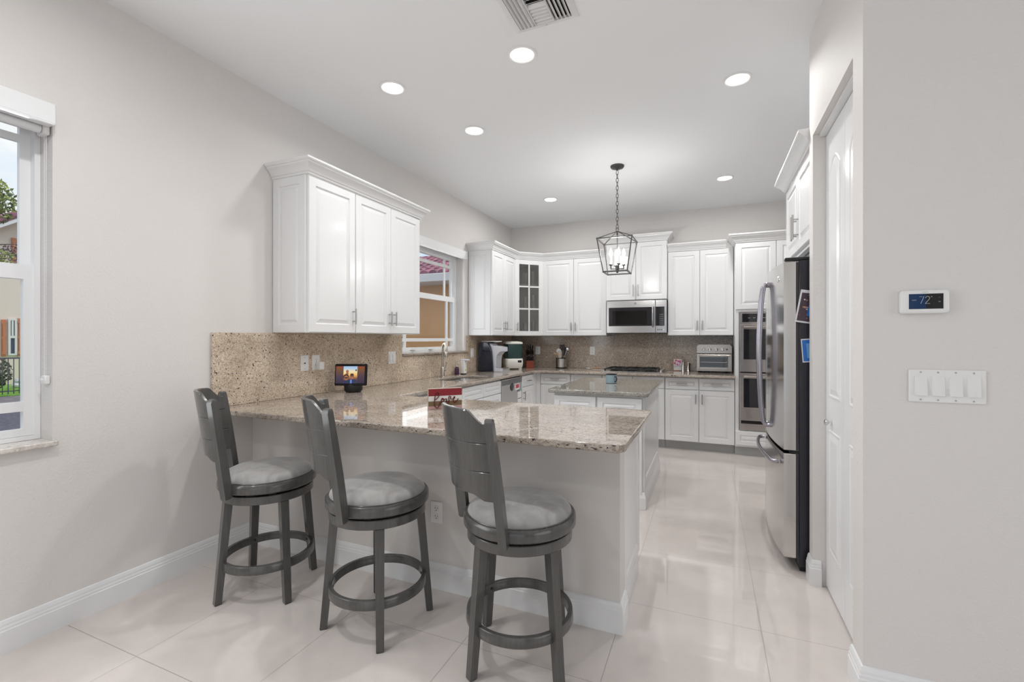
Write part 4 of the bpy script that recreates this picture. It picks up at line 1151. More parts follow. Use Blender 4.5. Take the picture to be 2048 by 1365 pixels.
to = thing('toaster_oven', 'stainless air-fryer toaster oven with four knobs on the counter', 'toaster oven', (2.82, 6.23, .9143))
TF = D - 6.095
TB = [(2.628, .938), (2.628, 1.235), (2.650, 1.260), (2.995, 1.260), (3.017, 1.235), (3.017, .938)]
MB(OV).prism([(a, z) for a, z in TB], .04, TF - .002, 'y', .003).build('case', 'black_gloss', to, smooth=False)
MB(OV).prism([(2.626, 1.153), (2.626, 1.236), (2.649, 1.262), (2.996, 1.262), (3.019, 1.236), (3.019, 1.153)], TF - .05, TF + .012, 'y', .003).build('control_panel', 'steel_toaster', to, smooth=False)
for i, a in enumerate((2.705, 2.775, 2.848, 2.918)):
    MB(OV).lathe([(.022, TF + .0122), (.022, TF + .020), (.017, TF + .034), (0, TF + .036)], (a, 0, 1.203), 20, 'y').build('knob', 'chrome', to)
MB(OV).lathe([(.010, TF + .0122), (.009, TF + .018), (0, TF + .019)], (2.965, 0, 1.203), 14, 'y').build('indicator', 'slot_dark', to)
dm = MB(OV)
dm.box(2.628, 2.662, TF - .001, TF + .016, .955, 1.146, .002).box(2.975, 3.017, TF - .001, TF + .016, .955, 1.146, .002).box(2.662, 2.975, TF - .001, TF + .016, .955, .985, .002).box(2.662, 2.975, TF - .001, TF + .016, 1.110, 1.146, .002)
td = dm.build('door', 'steel_toaster', to, smooth=False)
MB(OV).box(2.660, 2.977, TF + .001, TF + .006, .983, 1.112).build('window', 'oven_glass', td, smooth=False)
rk = MB(OV)
for z in (1.045,): rk.tube([(2.67, TF + .0085, z), (2.96, TF + .0085, z), (2.968, TF + .0085, z + .012)], .002, 6)
rk.build('rack', 'chrome', to)
hh = MB(OV); hh.tube([(2.65, TF + .045, 1.130), (2.995, TF + .045, 1.130)], .009, 10)
for a in (2.665, 2.98): hh.box(a - .008, a + .008, TF + .0162, TF + .045, 1.122, 1.138, .002)
hh.build('handle', 'steel_toaster', td)
MB(OV).box(2.626, 3.019, TF - .04, TF + .012, .938, .9545, .002).build('bottom_rail', 'steel_toaster', to, smooth=False)
for a in (2.66, 2.985):
    for n in (.08, TF - .03): MB(OV).box(a - .02, a + .02, n - .015, n + .015, .9145, .9378).build('foot', 'black_matte', to, smooth=False)

pf = thing('picture_frame', 'small wood-framed pink floral print leaning on the back counter', 'picture frame', (2.39, 6.34, .9143))
PF = Frame((2.39, 6.335, 0), (.97, .24, 0), (.24, -.97, 0))
w_, h0, h1 = .058, .916, 1.078
mb = MB(PF)
mb.box(-w_, -w_ + .008, 0, .016, h0, h1).box(w_ - .008, w_, 0, .016, h0, h1).box(-w_ + .008, w_ - .008, 0, .016, h0, h0 + .008).box(-w_ + .008, w_ - .008, 0, .016, h1 - .008, h1)
mb.build('frame', 'frame_wood', pf, smooth=False)
MB(PF).box(-w_ + .008, w_ - .008, .002, .010, h0 + .008, h1 - .008).build('print', 'sticker_white', pf, smooth=False)
rn = random.Random(5)
for k in range(16):
    a, z, r = rn.uniform(-.036, .034), rn.uniform(.985, 1.055), rn.uniform(.005, .013)
    MB(PF).lathe([(r, .0102 + k * .00005), (r * .6, .0106 + k * .00005), (0, .0106 + k * .00005)], (a, 0, z), 8, 'y').build('flower_spot', 'pink_ink', pf)
for k in range(9):
    a = -.038 + k * .0095
    mm_ = MB(PF); mm_.tube([(a, .0106, .965 + rn.uniform(-.008, .008)), (a + .006, .0106, .985 + rn.uniform(-.01, .01))], .0016, 5); mm_.build('brush_stroke', 'gray_ink', pf)
def mill(label, x, y, r, h, m):
    t = thing('pepper_mill', label, 'mill', (x, y, .9143))
    MB().lathe([(0, .9145), (r, .9145), (r, .922), (r * .8, .93), (r * .8, .9145 + h * .72), (r, .9145 + h * .74), (r, .9145 + h * .80), (0, .9145 + h * .80)], (x, y, 0), 20).build('body', m, t)
    MB().lathe([(0, .9147 + h * .80), (r * .75, .9147 + h * .80), (r * .85, .9145 + h * .90), (r * .3, .9145 + h * .96), (r * .25, .9145 + h), (0, .9145 + h)], (x, y, 0), 20).build('cap', 'chrome', t)
mill('slim shiny chrome mill beside the small picture frame', 2.466, 6.20, .017, .145, 'chrome')
mill('wider brushed steel mill between the chrome mill and the toaster oven', 2.525, 6.27, .028, .118, 'steel_oven')

mg = thing('mug', 'blue-gray enamel mug with dark rim on the island', 'mug', (1.92, 4.335, .9143))
MB().lathe([(0, .9145), (.045, .9145), (.050, .920), (.050, .994), (.046, .994), (.046, .925), (0, .922)], (1.92, 4.335, 0), 36).build('cup', 'mug_blue', mg)
MB().lathe([(.0455, .9942), (.0515, .9942), (.0525, .998), (.0515, 1.002), (.0455, 1.002)], (1.92, 4.335, 0), 36, loop=True).build('rim', 'mug_rim', mg)
hd_ = MB(); hd_.tube(spline([(1.92 + .786 * r, 4.335 - .618 * r, z) for r, z in ((.049, .978), (.066, .977), (.074, .958), (.066, .938), (.048, .932))], 6), .0055, 8)
hd_.build('handle', 'mug_rim', mg)

# love sign
lv = thing('love_sign', 'striped red and white wood block reading love on the peninsula counter', 'sign', (1.312, 2.368, .9143))
SF = Frame((1.3115, 2.3685, 0), (.698, .716, 0), (.716, -.698, 0))
MB(SF).box(-.1025, .1025, -.024, -.0005, .9145, 1.036).build('block', 'sign_edge', lv, smooth=False)
for m, z0, z1 in (('sign_red', .993, 1.034), ('sign_white', .962, .992), ('sign_brown', .933, .961), ('sign_pink', .9155, .932)):
    MB(SF).box(-.1015, .1015, -.0004, .0012, z0, z1).build('stripe', m, lv, smooth=False)
def sg_(p): return ((p[0] - 835) / 1140 * .205, .0045, 1.034 - (p[1] - 150) / 690 * .119)
LOVE = [(470, 520), (540, 480), (600, 410), (615, 330), (585, 270), (530, 290), (485, 380), (465, 520), (462, 660), (485, 750), (540, 800), (600, 750), (645, 650), (690, 570), (690, 520), (730, 475), (775, 520), (765, 590), (720, 615), (690, 570), (700, 510), (790, 520), (860, 500), (870, 570), (890, 650), (930, 665), (955, 560), (935, 480), (970, 420), (1012, 445), (1000, 505), (1060, 520), (1120, 520), (1150, 470), (1140, 435), (1110, 470), (1098, 560), (1125, 640), (1180, 640), (1225, 580), (1270, 510)]
MB(SF).tube(spline([sg_(p) for p in LOVE], 5), .0026, 8).build('love_lettering', 'sign_wire', lv)

# smart display
sd = thing('smart_display', 'black smart display showing a sunset photo on the counter by the stone backsplash', 'smart display', (.19, 2.82, .9143))
SD = Frame((.215, 2.775, 0), (.9195, .393, 0), (.393, -.9195, 0))
MB().lathe([(0, .9145), (.055, .9145), (.068, .93), (.070, .975), (.064, .99), (0, .99)], (.192, 2.828, 0), 36).build('speaker_base', 'black_matte', sd)
TL = math.radians(7)
class Tilt(Frame):
    def P(s, a, n, z):
        zz = z - 1.055
        return s.o + s.A * a + s.N * (n * math.cos(TL) - zz * math.sin(TL)) + Vector((0, 0, 1.055 + zz * math.cos(TL) + n * math.sin(TL)))
ST = Tilt(SD.o, SD.A, SD.N)
MB(ST).prism(rrect(-.125, .125, .970, 1.138, .010), -.012, 0, 'y', .003).build('bezel', 'black_gloss', sd, smooth=False)
def screen_mat(name, stops, horizontal=False):
    m = mat(name, (0, 0, 0), 0.25)
    tcn = nd(m, 'ShaderNodeTexCoord'); sp = nd(m, 'ShaderNodeSeparateXYZ')
    mr = nd(m, 'ShaderNodeMapRange', From_Min=.07, From_Max=.21)
    r = ramp(m, stops)
    lk(m, tcn, 'Object', sp, 'Vector'); lk(m, sp, 'Z', mr, 'Value'); lk(m, mr, 'Result', r, 'Fac'); lk(m, r, 'Color', bsdf(m), 'Emission Color')
    bsdf(m).inputs['Emission Strength'].default_value = 1.0
screen_mat('screen_blur', [(0.0, (.03, .02, .05)), (.35, (.06, .035, .06)), (.55, (.10, .05, .05)), (.8, (.17, .07, .02)), (1.0, (.28, .05, .02))])
screen_mat('screen_photo', [(0.0, (.02, .02, .04)), (.3, (.20, .08, .05)), (.5, (.85, .50, .12)), (.68, (.80, .70, .45)), (.85, (.42, .55, .72)), (1.0, (.30, .48, .75))])
for nm, c in (('screen_skin', (.33, .13, .07)), ('screen_hair', (.05, .02, .015)), ('screen_shirt', (.02, .03, .08)), ('screen_blue', (.12, .22, .55))):
    mat(nm, (0, 0, 0), .3, emit=c, estr=1.0)
def sx(p): return (p - 937) / 372 * .125
def sz(p): return 1.138 - (p - 445) / 495 * .168
scr = MB(ST).box(sx(592), sx(1252), .0002, .0006, sz(890), sz(500)).build('screen', 'screen_blur', sd, smooth=False)
MB(ST).box(sx(766), sx(1084), .0007, .0010, sz(890), sz(500)).build('screen_image', 'screen_photo', scr, smooth=False)
def blob(x, y, rx, ry, m, o):
    b = MB(ST)
    b.rings([[(sx(x + rx * math.cos(k * PI / 9)), .0011 + o * .0002 + e, sz(y + ry * math.sin(k * PI / 9))) for k in range(18)] for e in (0, .00015)])
    b.build('screen_figure', m, scr, smooth=False)
def block(x0, x1, y0, y1, m, o):
    MB(ST).box(sx(x0), sx(x1), .0011 + o * .0002, .0013 + o * .0002, sz(y1), sz(y0)).build('screen_figure', m, scr, smooth=False)
block(770, 890, 820, 888, 'screen_shirt', 0); block(880, 1070, 800, 888, 'screen_shirt', 0); block(925, 965, 805, 888, 'screen_blue', 1)
blob(830, 740, 68, 62, 'screen_hair', 1); blob(832, 765, 50, 55, 'screen_skin', 2); block(795, 870, 750, 778, 'screen_hair', 3)
blob(965, 730, 50, 62, 'screen_skin', 2); block(930, 1000, 708, 728, 'screen_hair', 3); blob(965, 685, 42, 20, 'screen_hair', 3)
blob(855, 618, 32, 36, 'screen_skin', 1); block(825, 885, 650, 690, 'screen_skin', 0); block(1040, 1070, 572, 610, 'screen_hair', 1)
MB(ST).lathe([(.0022, .0003), (.0018, .0008), (0, .0008)], (sx(1225), 0, sz(468)), 10, 'y').build('camera_lens', 'slot_dark', sd)

# ------------------------------------------------------------------ outlets, switches, thermostat
def plate(name, label, cat, fr, ac, zc, n, w=.072, h=.116, kind='outlet', group=None):
    t = thing(name, label, cat, fr.P(ac, n, zc - h / 2), group)
    MB(fr).box(ac - w / 2, ac + w / 2, n, n + .006, zc - h / 2, zc + h / 2, .0025).build('cover_plate', 'plastic_white', t, smooth=False)
    f = n + .0062
    if kind == 'outlet':
        for dz in (-.021, .021):
            r = MB(fr).prism([(ac + a, zc + dz + b) for a, b in rrect(-.0165, .0165, -.0145, .0145, .011)], f, f + .0022, 'y').build('receptacle', 'plastic_white', t, smooth=False)
            MB(fr).box(ac - .008, ac - .0055, f + .0022, f + .0027, zc + dz - .001, zc + dz + .008).box(ac + .0055, ac + .008, f + .0022, f + .0027, zc + dz, zc + dz + .007).lathe([(.003, f + .0022), (.003, f + .0027), (0, f + .0027)], (ac, 0, zc + dz - .008), 10, 'y').build('slots', 'slot_dark', r, smooth=False)
    elif kind == 'jack':
        MB(fr).box(ac - .006, ac + .006, f, f + .0015, zc - .005, zc + .005).build('phone_jack', 'slot_dark', t, smooth=False)
        for dz in (-.042, .042): MB(fr).lathe([(.003, f), (.003, f + .001), (0, f + .0012)], (ac, 0, zc + dz), 10, 'y').build('screw', 'screw_gray', t)
    elif kind.startswith('rocker'):
        k = int(kind[6:])
        for i in range(k):
            a = ac + (i - (k - 1) / 2) * (.046 if k < 4 else .0475)
            hw = .0165 if k < 4 else .0168
            MB(fr).rings([[(a - hw, f, zc - .033), (a + hw, f, zc - .033), (a + hw, f, zc + .033), (a - hw, f, zc + .033)], [(a - hw, f + .007, zc - .033), (a + hw, f + .007, zc - .033), (a + hw, f + .002, zc + .033), (a - hw, f + .002, zc + .033)]]).build('rocker', 'plastic_white', t, smooth=False)
            for dz in (-.048, .048): MB(fr).lathe([(.0026, f), (.0026, f + .001), (0, f + .0012)], (a, 0, zc + dz), 10, 'y').build('screw', 'screw_gray', t)
    return t
plate('wall_plate', 'white phone jack plate on the stone backsplash, first from the stool end', 'wall plate', LEFT, 2.508, 1.152, .0202, kind='jack')
plate('electrical_outlet', 'white outlet with a charger plugged in on the stone backsplash', 'outlet', LEFT, 2.613, 1.152, .0202)
plate('light_switch', 'white two-rocker switch plate on the stone backsplash next to the sink window', 'light switch', LEFT, 3.525, 1.154, .0202, w=.110, kind='rocker2')
plate('light_switch', 'white switch plate on the backsplash between sink window and coffee maker', 'light switch', LEFT, 5.118, 1.155, .0202, kind='rocker1')
plate('electrical_outlet', 'white outlet on the back splash beside the knife block', 'outlet', BACK, .440, 1.160, .0202)
plate('electrical_outlet', 'white outlet on the back splash between the utensil crock and the cooktop', 'outlet', BACK, 1.258, 1.163, .0202)
KW = Frame((0, 2.104, 0), (1, 0, 0), (0, -1, 0))
plate('electrical_outlet', 'white outlet low on the peninsula wall behind the stools', 'outlet', KW, 1.421, .403, .0005)
TW = Frame((0, YP, 0), (1, 0, 0), (0, -1, 0))
plate('light_switch', 'white four-rocker switch plate below the thermostat', 'light switch', TW, 3.5145, 1.168, .0005, w=.208, h=.114, kind='rocker4')

ad = thing('power_adapter', 'white charger block with thin cord plugged beside the smart display', 'charger', LEFT.P(2.632, .05, 1.098))
MB(LEFT).box(2.607, 2.652, .0295, .072, 1.098, 1.158, .004).build('charger_block', 'plastic_white', ad, smooth=False)
MB(LEFT).tube(spline([(2.640, .06, 1.100), (2.642, .06, 1.075), (2.66, .05, 1.03), (2.70, .04, .985), (2.712, .04, .96), (2.705, .05, .925), (2.71, .075, .9175), (2.74, .095, .917), (2.775, .110, .9172)], 8), .0025, 7).build('charging_cord', 'cord_tan', ad)

th = thing('thermostat', 'white wall thermostat with dark screen reading 72 above the light switches', 'thermostat', TW.P(3.45, .012, 1.42))
mb = MB(TW)
mb.rings([[(a, n, z) for a, z in rrect(3.3835 + i, 3.5175 - i, 1.4215 + i, 1.5025 - i, .010)] for n, i in ((.0005, .004), (.003, .0), (.019, .0), (.0225, .003), (.0235, .010))])
mb.build('housing', 'plastic_white', th, ang=50)
MB(TW).box(3.405, 3.499, .0236, .0242, 1.437, 1.4895).build('screen', 'black_glass', th, smooth=False)
m = mat('thermo_blue', (0.0, 0.0, 0.0), 0.15, emit=(0.004, 0.022, 0.07), estr=1.0)
mat('thermo_digit', (0.2, 0.2, 0.2), 0.3, emit=(0.20, 0.22, 0.22), estr=1.0)
MB(TW).box(3.4055, 3.452, .0243, .0245, 1.4375, 1.489).build('screen_glow', 'thermo_blue', th, smooth=False)
dg_ = MB(TW)
def T(a, z): return (3.4335 + a, .0252, 1.4555 + z)
dg_.tube([T(0, .024), T(.0125, .024), T(.004, 0)], .0007, 6)
dg_.tube(spline([T(.017, .019), T(.019, .0235), T(.0235, .0245), T(.028, .021), T(.027, .015), T(.021, .007), T(.016, 0)], 5), .0007, 6)
dg_.tube([T(.016, 0), T(.029, 0)], .0007, 6)
dg_.tube([T(.0335 + .0014 * math.cos(k * PI / 4), .0235 + .0014 * math.sin(k * PI / 4)) for k in range(8)], .0004, 5, True)
dg_.build('temperature_digits', 'thermo_digit', th)
am_ = MB(TW); am_.box(3.413, 3.4255, .0247, .025, 1.466, 1.4695); am_.tube([T(.052, .019), T(.0545, .022), T(.057, .019)], .0004, 5); am_.box(3.4855, 3.4915, .0243, .0246, 1.460, 1.463)
am_.build('screen_marks', 'gray_ink', th, smooth=False)
MB(TW).box(3.441, 3.458, .0236, .0239, 1.4945, 1.4957).build('brand_line', 'screw_gray', th, smooth=False)

# ------------------------------------------------------------------ ceiling fixtures
def can(x, y, lab, e=11, sp=150):
    t = thing('recessed_light', lab, 'ceiling light', (x, y, H - .02), 'recessed ceiling lights')
    MB().lathe([(.068, H - .0005), (.086, H - .0005), (.086, H - .005), (.074, H - .008), (.068, H - .004)], (x, y, 0), 40, loop=True).build('trim_ring', 'can_trim', t)
    MB().lathe([(.0675, H - .0005), (.0675, H - .004), (0, H - .004)], (x, y, 0), 40).build('lens', 'can_glow', t)
    lamp('can_lamp', 'AREA', (x, y, H - .012), (0, 0, 0), e, (1.0, .99, .975), shape='DISK', size=.12, spread=math.radians(sp)).parent = None
can(1.748, 2.511, 'large round recessed light nearest the ceiling vent')
can(.820, 2.503, 'round recessed light above the peninsula, toward the wall with windows', 4.6)
can(1.027, 3.275, 'round recessed light in front of the tall window-side cabinet crown', 4.8)
can(2.931, 3.294, 'round recessed light near the pantry wall top', 8.5)
can(2.916, 5.269, 'round recessed light closest to the double oven', 12, 178)
can(1.014, 5.258, 'round recessed light closest to the glass corner cabinet', 12, 178)

vt = thing('ceiling_vent', 'white louvered air vent in the ceiling at the top of the view', 'air vent', (1.97, 2.14, H - .02))
VX0, VX1, VY0, VY1 = 1.795, 2.144, 1.960, 2.325
v_ = MB()
v_.rings([[(x, y, z) for x, y in ((VX0 + i, VY0 + i), (VX1 - i, VY0 + i), (VX1 - i, VY1 - i), (VX0 + i, VY1 - i))] for i, z in ((0, H - .0005), (.003, H - .006), (.032, H - .014), (.034, H - .0005))], loop=True)
v_.build('frame', 'vent_white', vt, smooth=False)
MB().box(VX0 + .035, VX1 - .035, VY0 + .035, VY1 - .035, H - .0012, H - .0006).build('duct_opening', 'dark_cavity', vt, smooth=False)
X0, X1, Y0, Y1 = VX0 + .036, VX1 - .036, VY0 + .036, VY1 - .036
def louver(p0, p1, nrm):
    MB().bar(p0, p1, .0016, .022, nrm).build('louver', 'vent_white', vt, smooth=False)
for k in range(4):
    x = X0 + .010 + k * .021; louver((x, Y0, H - .012), (x, Y1, H - .012), (.75, 0, .65))
    x = X1 - .010 - k * .021; louver((x, Y0, H - .012), (x, Y1, H - .012), (-.75, 0, .65))
for k in range(12):
    y = Y0 + .010 + k * .0245; s_ = 1 if k > 5 else -1
    louver((X0 + .092, y, H - .012), (X1 - .092, y, H - .012), (0, -.75 * s_, .65))
for x in (X0 + .089, X1 - .089): MB().box(x - .002, x + .002, Y0, Y1, H - .020, H - .002).build('divider', 'vent_white', vt, smooth=False)
MB().lathe([(.004, H - .0125), (.003, H - .0145), (0, H - .015)], ((VX0 + VX1) / 2, VY1 - .016, 0), 10).build('screw', 'screw_gray', vt)

# lantern pendant
LX, LY = 1.947, 4.493
ln = thing('lantern_pendant', 'gray metal lantern pendant with four candle bulbs over the island', 'pendant light', (LX, LY, 1.97), None)
MB().lathe([(0, H - .0005), (.066, H - .0005), (.066, H - .010), (.058, H - .022), (.030, H - .030), (.012, H - .034), (.010, H - .045), (0, H - .046)], (LX, LY, 0), 36).build('ceiling_canopy', 'lantern_metal', ln)
ZA, ZU, ZD, WU, WD = 2.375, 2.287, 1.974, .163, .113
tc_ = [Vector((LX + sx_ * WU, LY + sy_ * WU, ZU)) for sx_, sy_ in ((-1, -1), (1, -1), (1, 1), (-1, 1))]
bc_ = [Vector((LX + sx_ * WD, LY + sy_ * WD, ZD)) for sx_, sy_ in ((-1, -1), (1, -1), (1, 1), (-1, 1))]
ap = Vector((LX, LY, ZA))
fr_m = MB(); q = .0095
for i in range(4):
    j = (i + 1) % 4
    nrm = (bc_[i] - Vector((LX, LY, ZD))).normalized()
    fr_m.bar(tc_[i], tc_[j], q, q, (0, 0, 1)); fr_m.bar(bc_[i], bc_[j], q, q * 1.4, (0, 0, 1))
    fr_m.bar(bc_[i], tc_[i], q, q, (1, 0, 0)); fr_m.bar(tc_[i], ap, q * .75, q * .75, (0, 0, 1))
    for c in (tc_[i], bc_[i]): fr_m.box(c.x - q * .65, c.x + q * .65, c.y - q * .65, c.y + q * .65, c.z - q * .75, c.z + q * .75)
fr_m.build('cage', 'lantern_metal', ln, smooth=False)
for i in range(4):
    j = (i + 1) % 4
    MB().rings([[tuple(p) for p in (bc_[i] * .985 + ap * .015, bc_[j] * .985 + ap * .015, tc_[j] * .985 + bc_[j] * .015, tc_[i] * .985 + bc_[i] * .015)]], True, False).build('glass_pane', 'lantern_glass', ln, smooth=False)
ch = MB(); nl = 15; z0, z1 = 2.40, H - .046
st = (z1 - z0) / nl
for k in range(nl):
    zc = z0 + st * (k + .5); hl, hw = st * .62, .0105
    pts = []
    for t_ in range(14):
        a = 2 * PI * t_ / 14; u, w = hw * math.cos(a), hl * math.sin(a)
        pts.append((LX + (u if k % 2 == 0 else u * .2), LY + (u * .2 if k % 2 == 0 else u), zc + w))
    ch.tube(pts, .0026, 6, True)
ch.build('chain', 'lantern_metal', ln)
cl = MB(); cl.tube([(LX + .013 * math.cos(2 * PI * k / 16), LY, 2.393 + .018 * math.sin(2 * PI * k / 16)) for k in range(16)], .003, 6, True)
cl.lathe([(0, 2.335), (.008, 2.338), (.009, 2.36), (.005, 2.378), (0, 2.38)], (LX, LY, 0), 14)
cl.build('top_loop', 'lantern_metal', ln)
cs = MB(); cs.tube([(LX, LY, 1.975), (LX, LY, 2.335)], .004, 8)
cs.lathe([(0, 1.968), (.010, 1.975), (.015, 1.985), (.017, 2.0), (.017, 2.045), (.010, 2.052), (0, 2.053)], (LX, LY, 0), 18)
cs.build('center_stem', 'lantern_metal', ln)
for k in range(4):
    a = PI / 4 + PI / 2 * k + math.radians(-23)
    cx_, cy_ = LX + .062 * math.cos(a), LY + .062 * math.sin(a)
    arm = MB(); arm.tube([(LX, LY, 2.012), (cx_, cy_, 2.012), (cx_, cy_, 2.015), (cx_, cy_, 2.045)], .0055, 8)
    arm.lathe([(0, 2.040), (.010, 2.042), (.021, 2.049), (.021, 2.051), (0, 2.051)], (cx_, cy_, 0), 18)
    ar = arm.build('arm', 'lantern_metal', ln)
    MB().lathe([(0, 2.0512), (.0105, 2.0512), (.0105, 2.128), (0, 2.128)], (cx_, cy_, 0), 16).build('candle_sleeve', 'candle_white', ar)
    MB().lathe([(0, 2.1282), (.009, 2.1282), (.0165, 2.150), (.0165, 2.165), (.009, 2.190), (.002, 2.208), (0, 2.209)], (cx_, cy_, 0), 16).build('bulb', 'bulb_glow', ar)
lamp('pendant_lamp', 'POINT', (LX, LY, 2.17), (0, 0, 0), 20, (1, .99, .98), shadow_soft_size=.07)

# ------------------------------------------------------------------ outdoors
GZ = -.32
struct(MB().box(-60, -.3, -30, 40, GZ - .3, GZ).build('ground', 'paver_gray', smooth=False))
struct(MB().box(-60, -15.7, -10, 24, GZ + .001, GZ + .03).build('lawn', 'lawn_green', smooth=False))
struct(MB().box(-12.2, -6.4, -3, 9, GZ + .001, GZ + .05).build('dark_ground_strip', 'dark_blue_ground', smooth=False))

def out(u, x):
    """ground-plan point where the sight line of photo column u meets the plane x (survey helper for outdoor distances)"""
    X = (u - 1024) / FPX
    dx_, dy_ = math.cos(YAW) * X - math.sin(YAW), math.sin(YAW) * X + math.cos(YAW)
    return (x - CAMX) / dx_ * dy_
nh = thing('neighbor_house', 'cream two-storey house with orange shutters outside the large window', 'house', (-23, 8, GZ))
HX = -20.0
HF = Frame((HX, 0, 0), (0, 1, 0), (1, 0, 0))
Fh = -math.sin(YAW) * (HX - CAMX) + math.cos(YAW) * 8.0
def zz(v): return CAMH - (v - V0) * Fh / FPX
MB(HF).prism([(3.0, GZ), (13.2, GZ), (13.2, 5.0), (out(95, HX), zz(402) - .02), (out(-40, HX), zz(470) - .02), (3.0, zz(470) - .02)], -6, 0, 'y').build('walls', 'stucco_cream', nh, smooth=False)
yw0, yw1 = out(15, HX), out(33, HX)
def hwin(y0, y1, z0, z1):
    w_ = MB(HF)
    t_ = .06
    w_.box(y0, y0 + t_, .001, .06, z0, z1).box(y1 - t_, y1, .001, .06, z0, z1).box(y0 + t_, y1 - t_, .001, .06, z0, z0 + t_).box(y0 + t_, y1 - t_, .001, .06, z1 - t_, z1).box(y0 + t_, y1 - t_, .001, .06, (z0 + z1) / 2 - .04, (z0 + z1) / 2 + .04)
    w_.box((y0 + y1) / 2 - .025, (y0 + y1) / 2 + .025, .001, .05, (z0 + z1) / 2 + .04, z1 - t_)
    f_ = w_.build('window', 'gutter_white', nh, smooth=False)
    MB(HF).box(y0 + t_, y1 - t_, .002, .02, z0 + t_, z1 - t_).build('window_pane', 'window_navy', f_, smooth=False)
def shutter(y0, y1, z0, z1):
    s_ = MB(HF).box(y0, y1, .001, .05, z0, z1).build('shutter', 'shutter_wood', nh, smooth=False)
    b_ = MB(HF)
    for z in (z0 + .12, (z0 + z1) / 2, z1 - .12): b_.box(y0, y1, .0505, .075, z - .05, z + .05)
    b_.bar((y0 + .06, .062, z0 + .15), (y1 - .06, .062, (z0 + z1) / 2 - .05), .07, .02, (0, 1, 0)); b_.bar((y0 + .06, .062, (z0 + z1) / 2 + .05), (y1 - .06, .062, z1 - .15), .07, .02, (0, 1, 0))
    b_.build('brace', 'shutter_wood', s_, smooth=False)
hwin(yw0, yw1, zz(711), zz(638)); shutter(out(33.5, HX), out(43.5, HX), zz(713), zz(637)); shutter(out(2, HX), out(11, HX), zz(713), zz(640))
hwin(out(38, HX), out(58, HX), zz(516), zz(469)); shutter(out(22, HX), out(32, HX), zz(524), zz(476))
RK = [(out(-40, HX), zz(470)), (out(95, HX), zz(402)), (13.6, 5.0)]
def rake(d): return [(a, z + d) for a, z in RK]
MB(HF).prism(rake(.16) + rake(.03)[::-1], -5.5, .62, 'y').build('roof', 'roof_tile', nh, smooth=False)
MB(HF).prism(rake(.025) + rake(-.11)[::-1], .50, .60, 'y').build('fascia', 'gutter_white', nh, smooth=False)
MB(HF).prism(rake(.025) + rake(-.03)[::-1], .001, .499, 'y').build('soffit', 'shutter_wood', nh, smooth=False)
rt_ = MB(HF)
for k in range(26):
    t = k / 26; a = RK[0][0] + (RK[1][0] - RK[0][0]) * t; z = RK[0][1] + (RK[1][1] - RK[0][1]) * t
    rt_.tube([(a, .66, z + .19), (a, .30, z + .20)], .07, 8)
rt_.build('rake_tiles', 'roof_tile', nh)

fe = thing('metal_fence', 'dark metal picket fence on the lawn outside the large window', 'fence', (-16.0, 6.4, GZ))
FX = -16.0
MB().box(FX - .02, FX + .02, 4.4, 12.0, GZ + 1.06, GZ + 1.10).box(FX - .02, FX + .02, 4.4, 12.0, GZ + .10, GZ + .13).build('rail', 'fence_metal', fe, smooth=False)
y = 4.4
while y < 12.0:
    MB().box(FX - .009, FX + .009, y - .009, y + .009, GZ + .03, GZ + 1.06).build('picket', 'fence_metal', fe, smooth=False)
    y += .118

def leaves(name, m, c, r, n, size, seed, parent=None, loc=None):
    rg = random.Random(seed); mb = MB()
    for _ in range(n):
        while True:
            p = Vector((rg.uniform(-1, 1), rg.uniform(-1, 1), rg.uniform(-1, 1)))
            if .25 < p.length < 1: break
        p = Vector((c[0] + p.x * r[0], c[1] + p.y * r[1], c[2] + p.z * r[2]))
        a = Vector((rg.uniform(-1, 1), rg.uniform(-1, 1), rg.uniform(-1, 1))).normalized() * size * rg.uniform(.6, 1.2)
        b = a.cross(Vector((rg.uniform(-1, 1), rg.uniform(-1, 1), rg.uniform(-1, 1)))).normalized() * size * .45
        mb.poly([tuple(p - a), tuple(p + b), tuple(p + a), tuple(p - b)])
    return mb.build(name, m, parent, loc, smooth=False)
tr = thing('garden_tree', 'green leafy tree branch crossing the view in the large window', 'tree', (-8.6, 2.4, GZ))
MB().tube([(-8.6, 2.4, GZ), (-8.6, 2.45, 1.2), (-8.65, 2.6, 2.6), (-8.6, 2.8, 3.8)], [.09, .075, .06, .03], 10).build('trunk', 'branch_bark', tr)
br_ = MB()
for p in ([(-8.65, 2.62, 2.7), (-8.6, 3.2, 3.3), (-8.55, 3.8, 3.6)], [(-8.63, 2.55, 2.2), (-8.5, 3.2, 2.6), (-8.5, 3.95, 2.75)], [(-8.6, 2.6, 1.6), (-8.6, 3.5, 2.9), (-8.6, 4.2, 3.05)]):
    br_.tube(p, [.03, .02, .006], 7)
br_.build('branches', 'branch_bark', tr)
leaves('foliage', 'leaf_green', (-8.6, 3.60, 3.68), (.5, .46, .46), 1300, .048, 1, tr)
leaves('foliage', 'leaf_green', (-8.55, 3.62, 2.72), (.4, .42, .20), 420, .042, 2, tr)
vine = thing('purple_shrub', 'purple-leaved shrub in front of the cream house', 'shrub', (-17, 7.6, GZ))
MB().tube([(-17, 7.6, GZ), (-17, 7.6, 2.0), (-17, 7.45, 3.3), (-17, 7.0, 4.0)], [.05, .04, .03, .01], 8).build('stem', 'branch_bark', vine)
leaves('foliage', 'leaf_purple', (-17, 7.02, 3.98), (.35, .30, .34), 190, .05, 4, vine)
leaves('foliage', 'leaf_green', (-17, 6.95, 3.55), (.3, .55, .10), 120, .05, 6, vine)
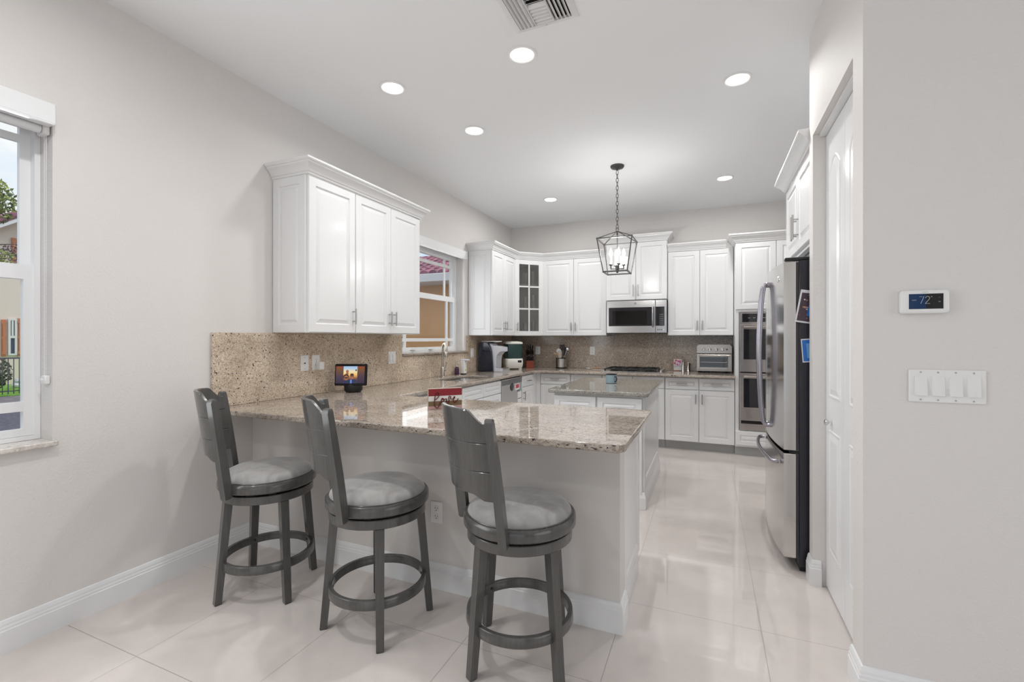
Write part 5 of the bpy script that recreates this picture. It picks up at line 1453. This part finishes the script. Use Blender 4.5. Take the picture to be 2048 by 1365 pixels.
bu = thing('round_bush', 'dark clipped bush behind the metal fence', 'shrub', (-17.6, 6.8, GZ))
leaves('foliage', 'leaf_bush', (-17.6, 6.72, .26), (.5, .46, .52), 900, .06, 5, bu)
MB().tube([(-17.6, 6.7, GZ), (-17.6, 6.7, .1)], .05, 8).build('stem', 'branch_bark', bu)
bg_ = MB()
for k, (a, b, c) in enumerate(((0, 0, 0), (.16, .05, .01), (.07, .05, .13))):
    bg_.lathe([(0, -.09), (.10, -.07), (.12, 0), (.085, .07), (0, .09)], (-18.2, 7.48 + a, GZ + .12 + c), 10)
tag(bg_.build('garden_bag', 'bag_white', loc=(-18.2, 7.52, GZ)), 'white bags heaped on the lawn behind the fence', 'bag')

n2 = thing('neighbor_house', 'orange stucco house with purple-red tile roof outside the sink window', 'house', (-3.4, 9.6, GZ))
NF = Frame((0, 9.3, 0), (1, 0, 0), (0, -1, 0))
MB(NF).box(-9.5, -1.3, -5, 0, GZ, 2.62).build('walls', 'stucco_orange', n2, smooth=False)
MB(NF).box(-10, -.7, .02, .55, 2.60, 2.645).build('soffit', 'gutter_white', n2, smooth=False)
MB(NF).box(-10, -.7, .55, .66, 2.60, 2.78, .01).build('gutter', 'gutter_white', n2, smooth=False)
MB(NF).rings([[(a, n, z) for n, z in ((.55, 2.70), (-3.2, 3.90), (-3.2, 3.80), (.55, 2.62))] for a in (-9.8, -.72)]).build('roof_deck', 'roof_tile', n2, smooth=False)
tl_ = MB(NF)
for r_ in range(9):
    n_a = .60 - r_ * .36; z_a = 2.79 + r_ * .115 + .02
    n_b = n_a - .42; z_b = z_a + .135 - .02
    for c_ in range(38):
        a = -9.7 + c_ * .235 + (.117 if r_ % 2 else 0)
        rs = []
        for n, z, rr in ((n_a, z_a, .105), (n_b, z_b, .085)):
            rs.append([(a + rr * math.cos(t * PI / 6), n, z + rr * .75 * math.sin(t * PI / 6) - .02) for t in range(7)])
        tl_.rings(rs, True, False, False)
tl_.build('roof_tiles', 'roof_tile', n2)
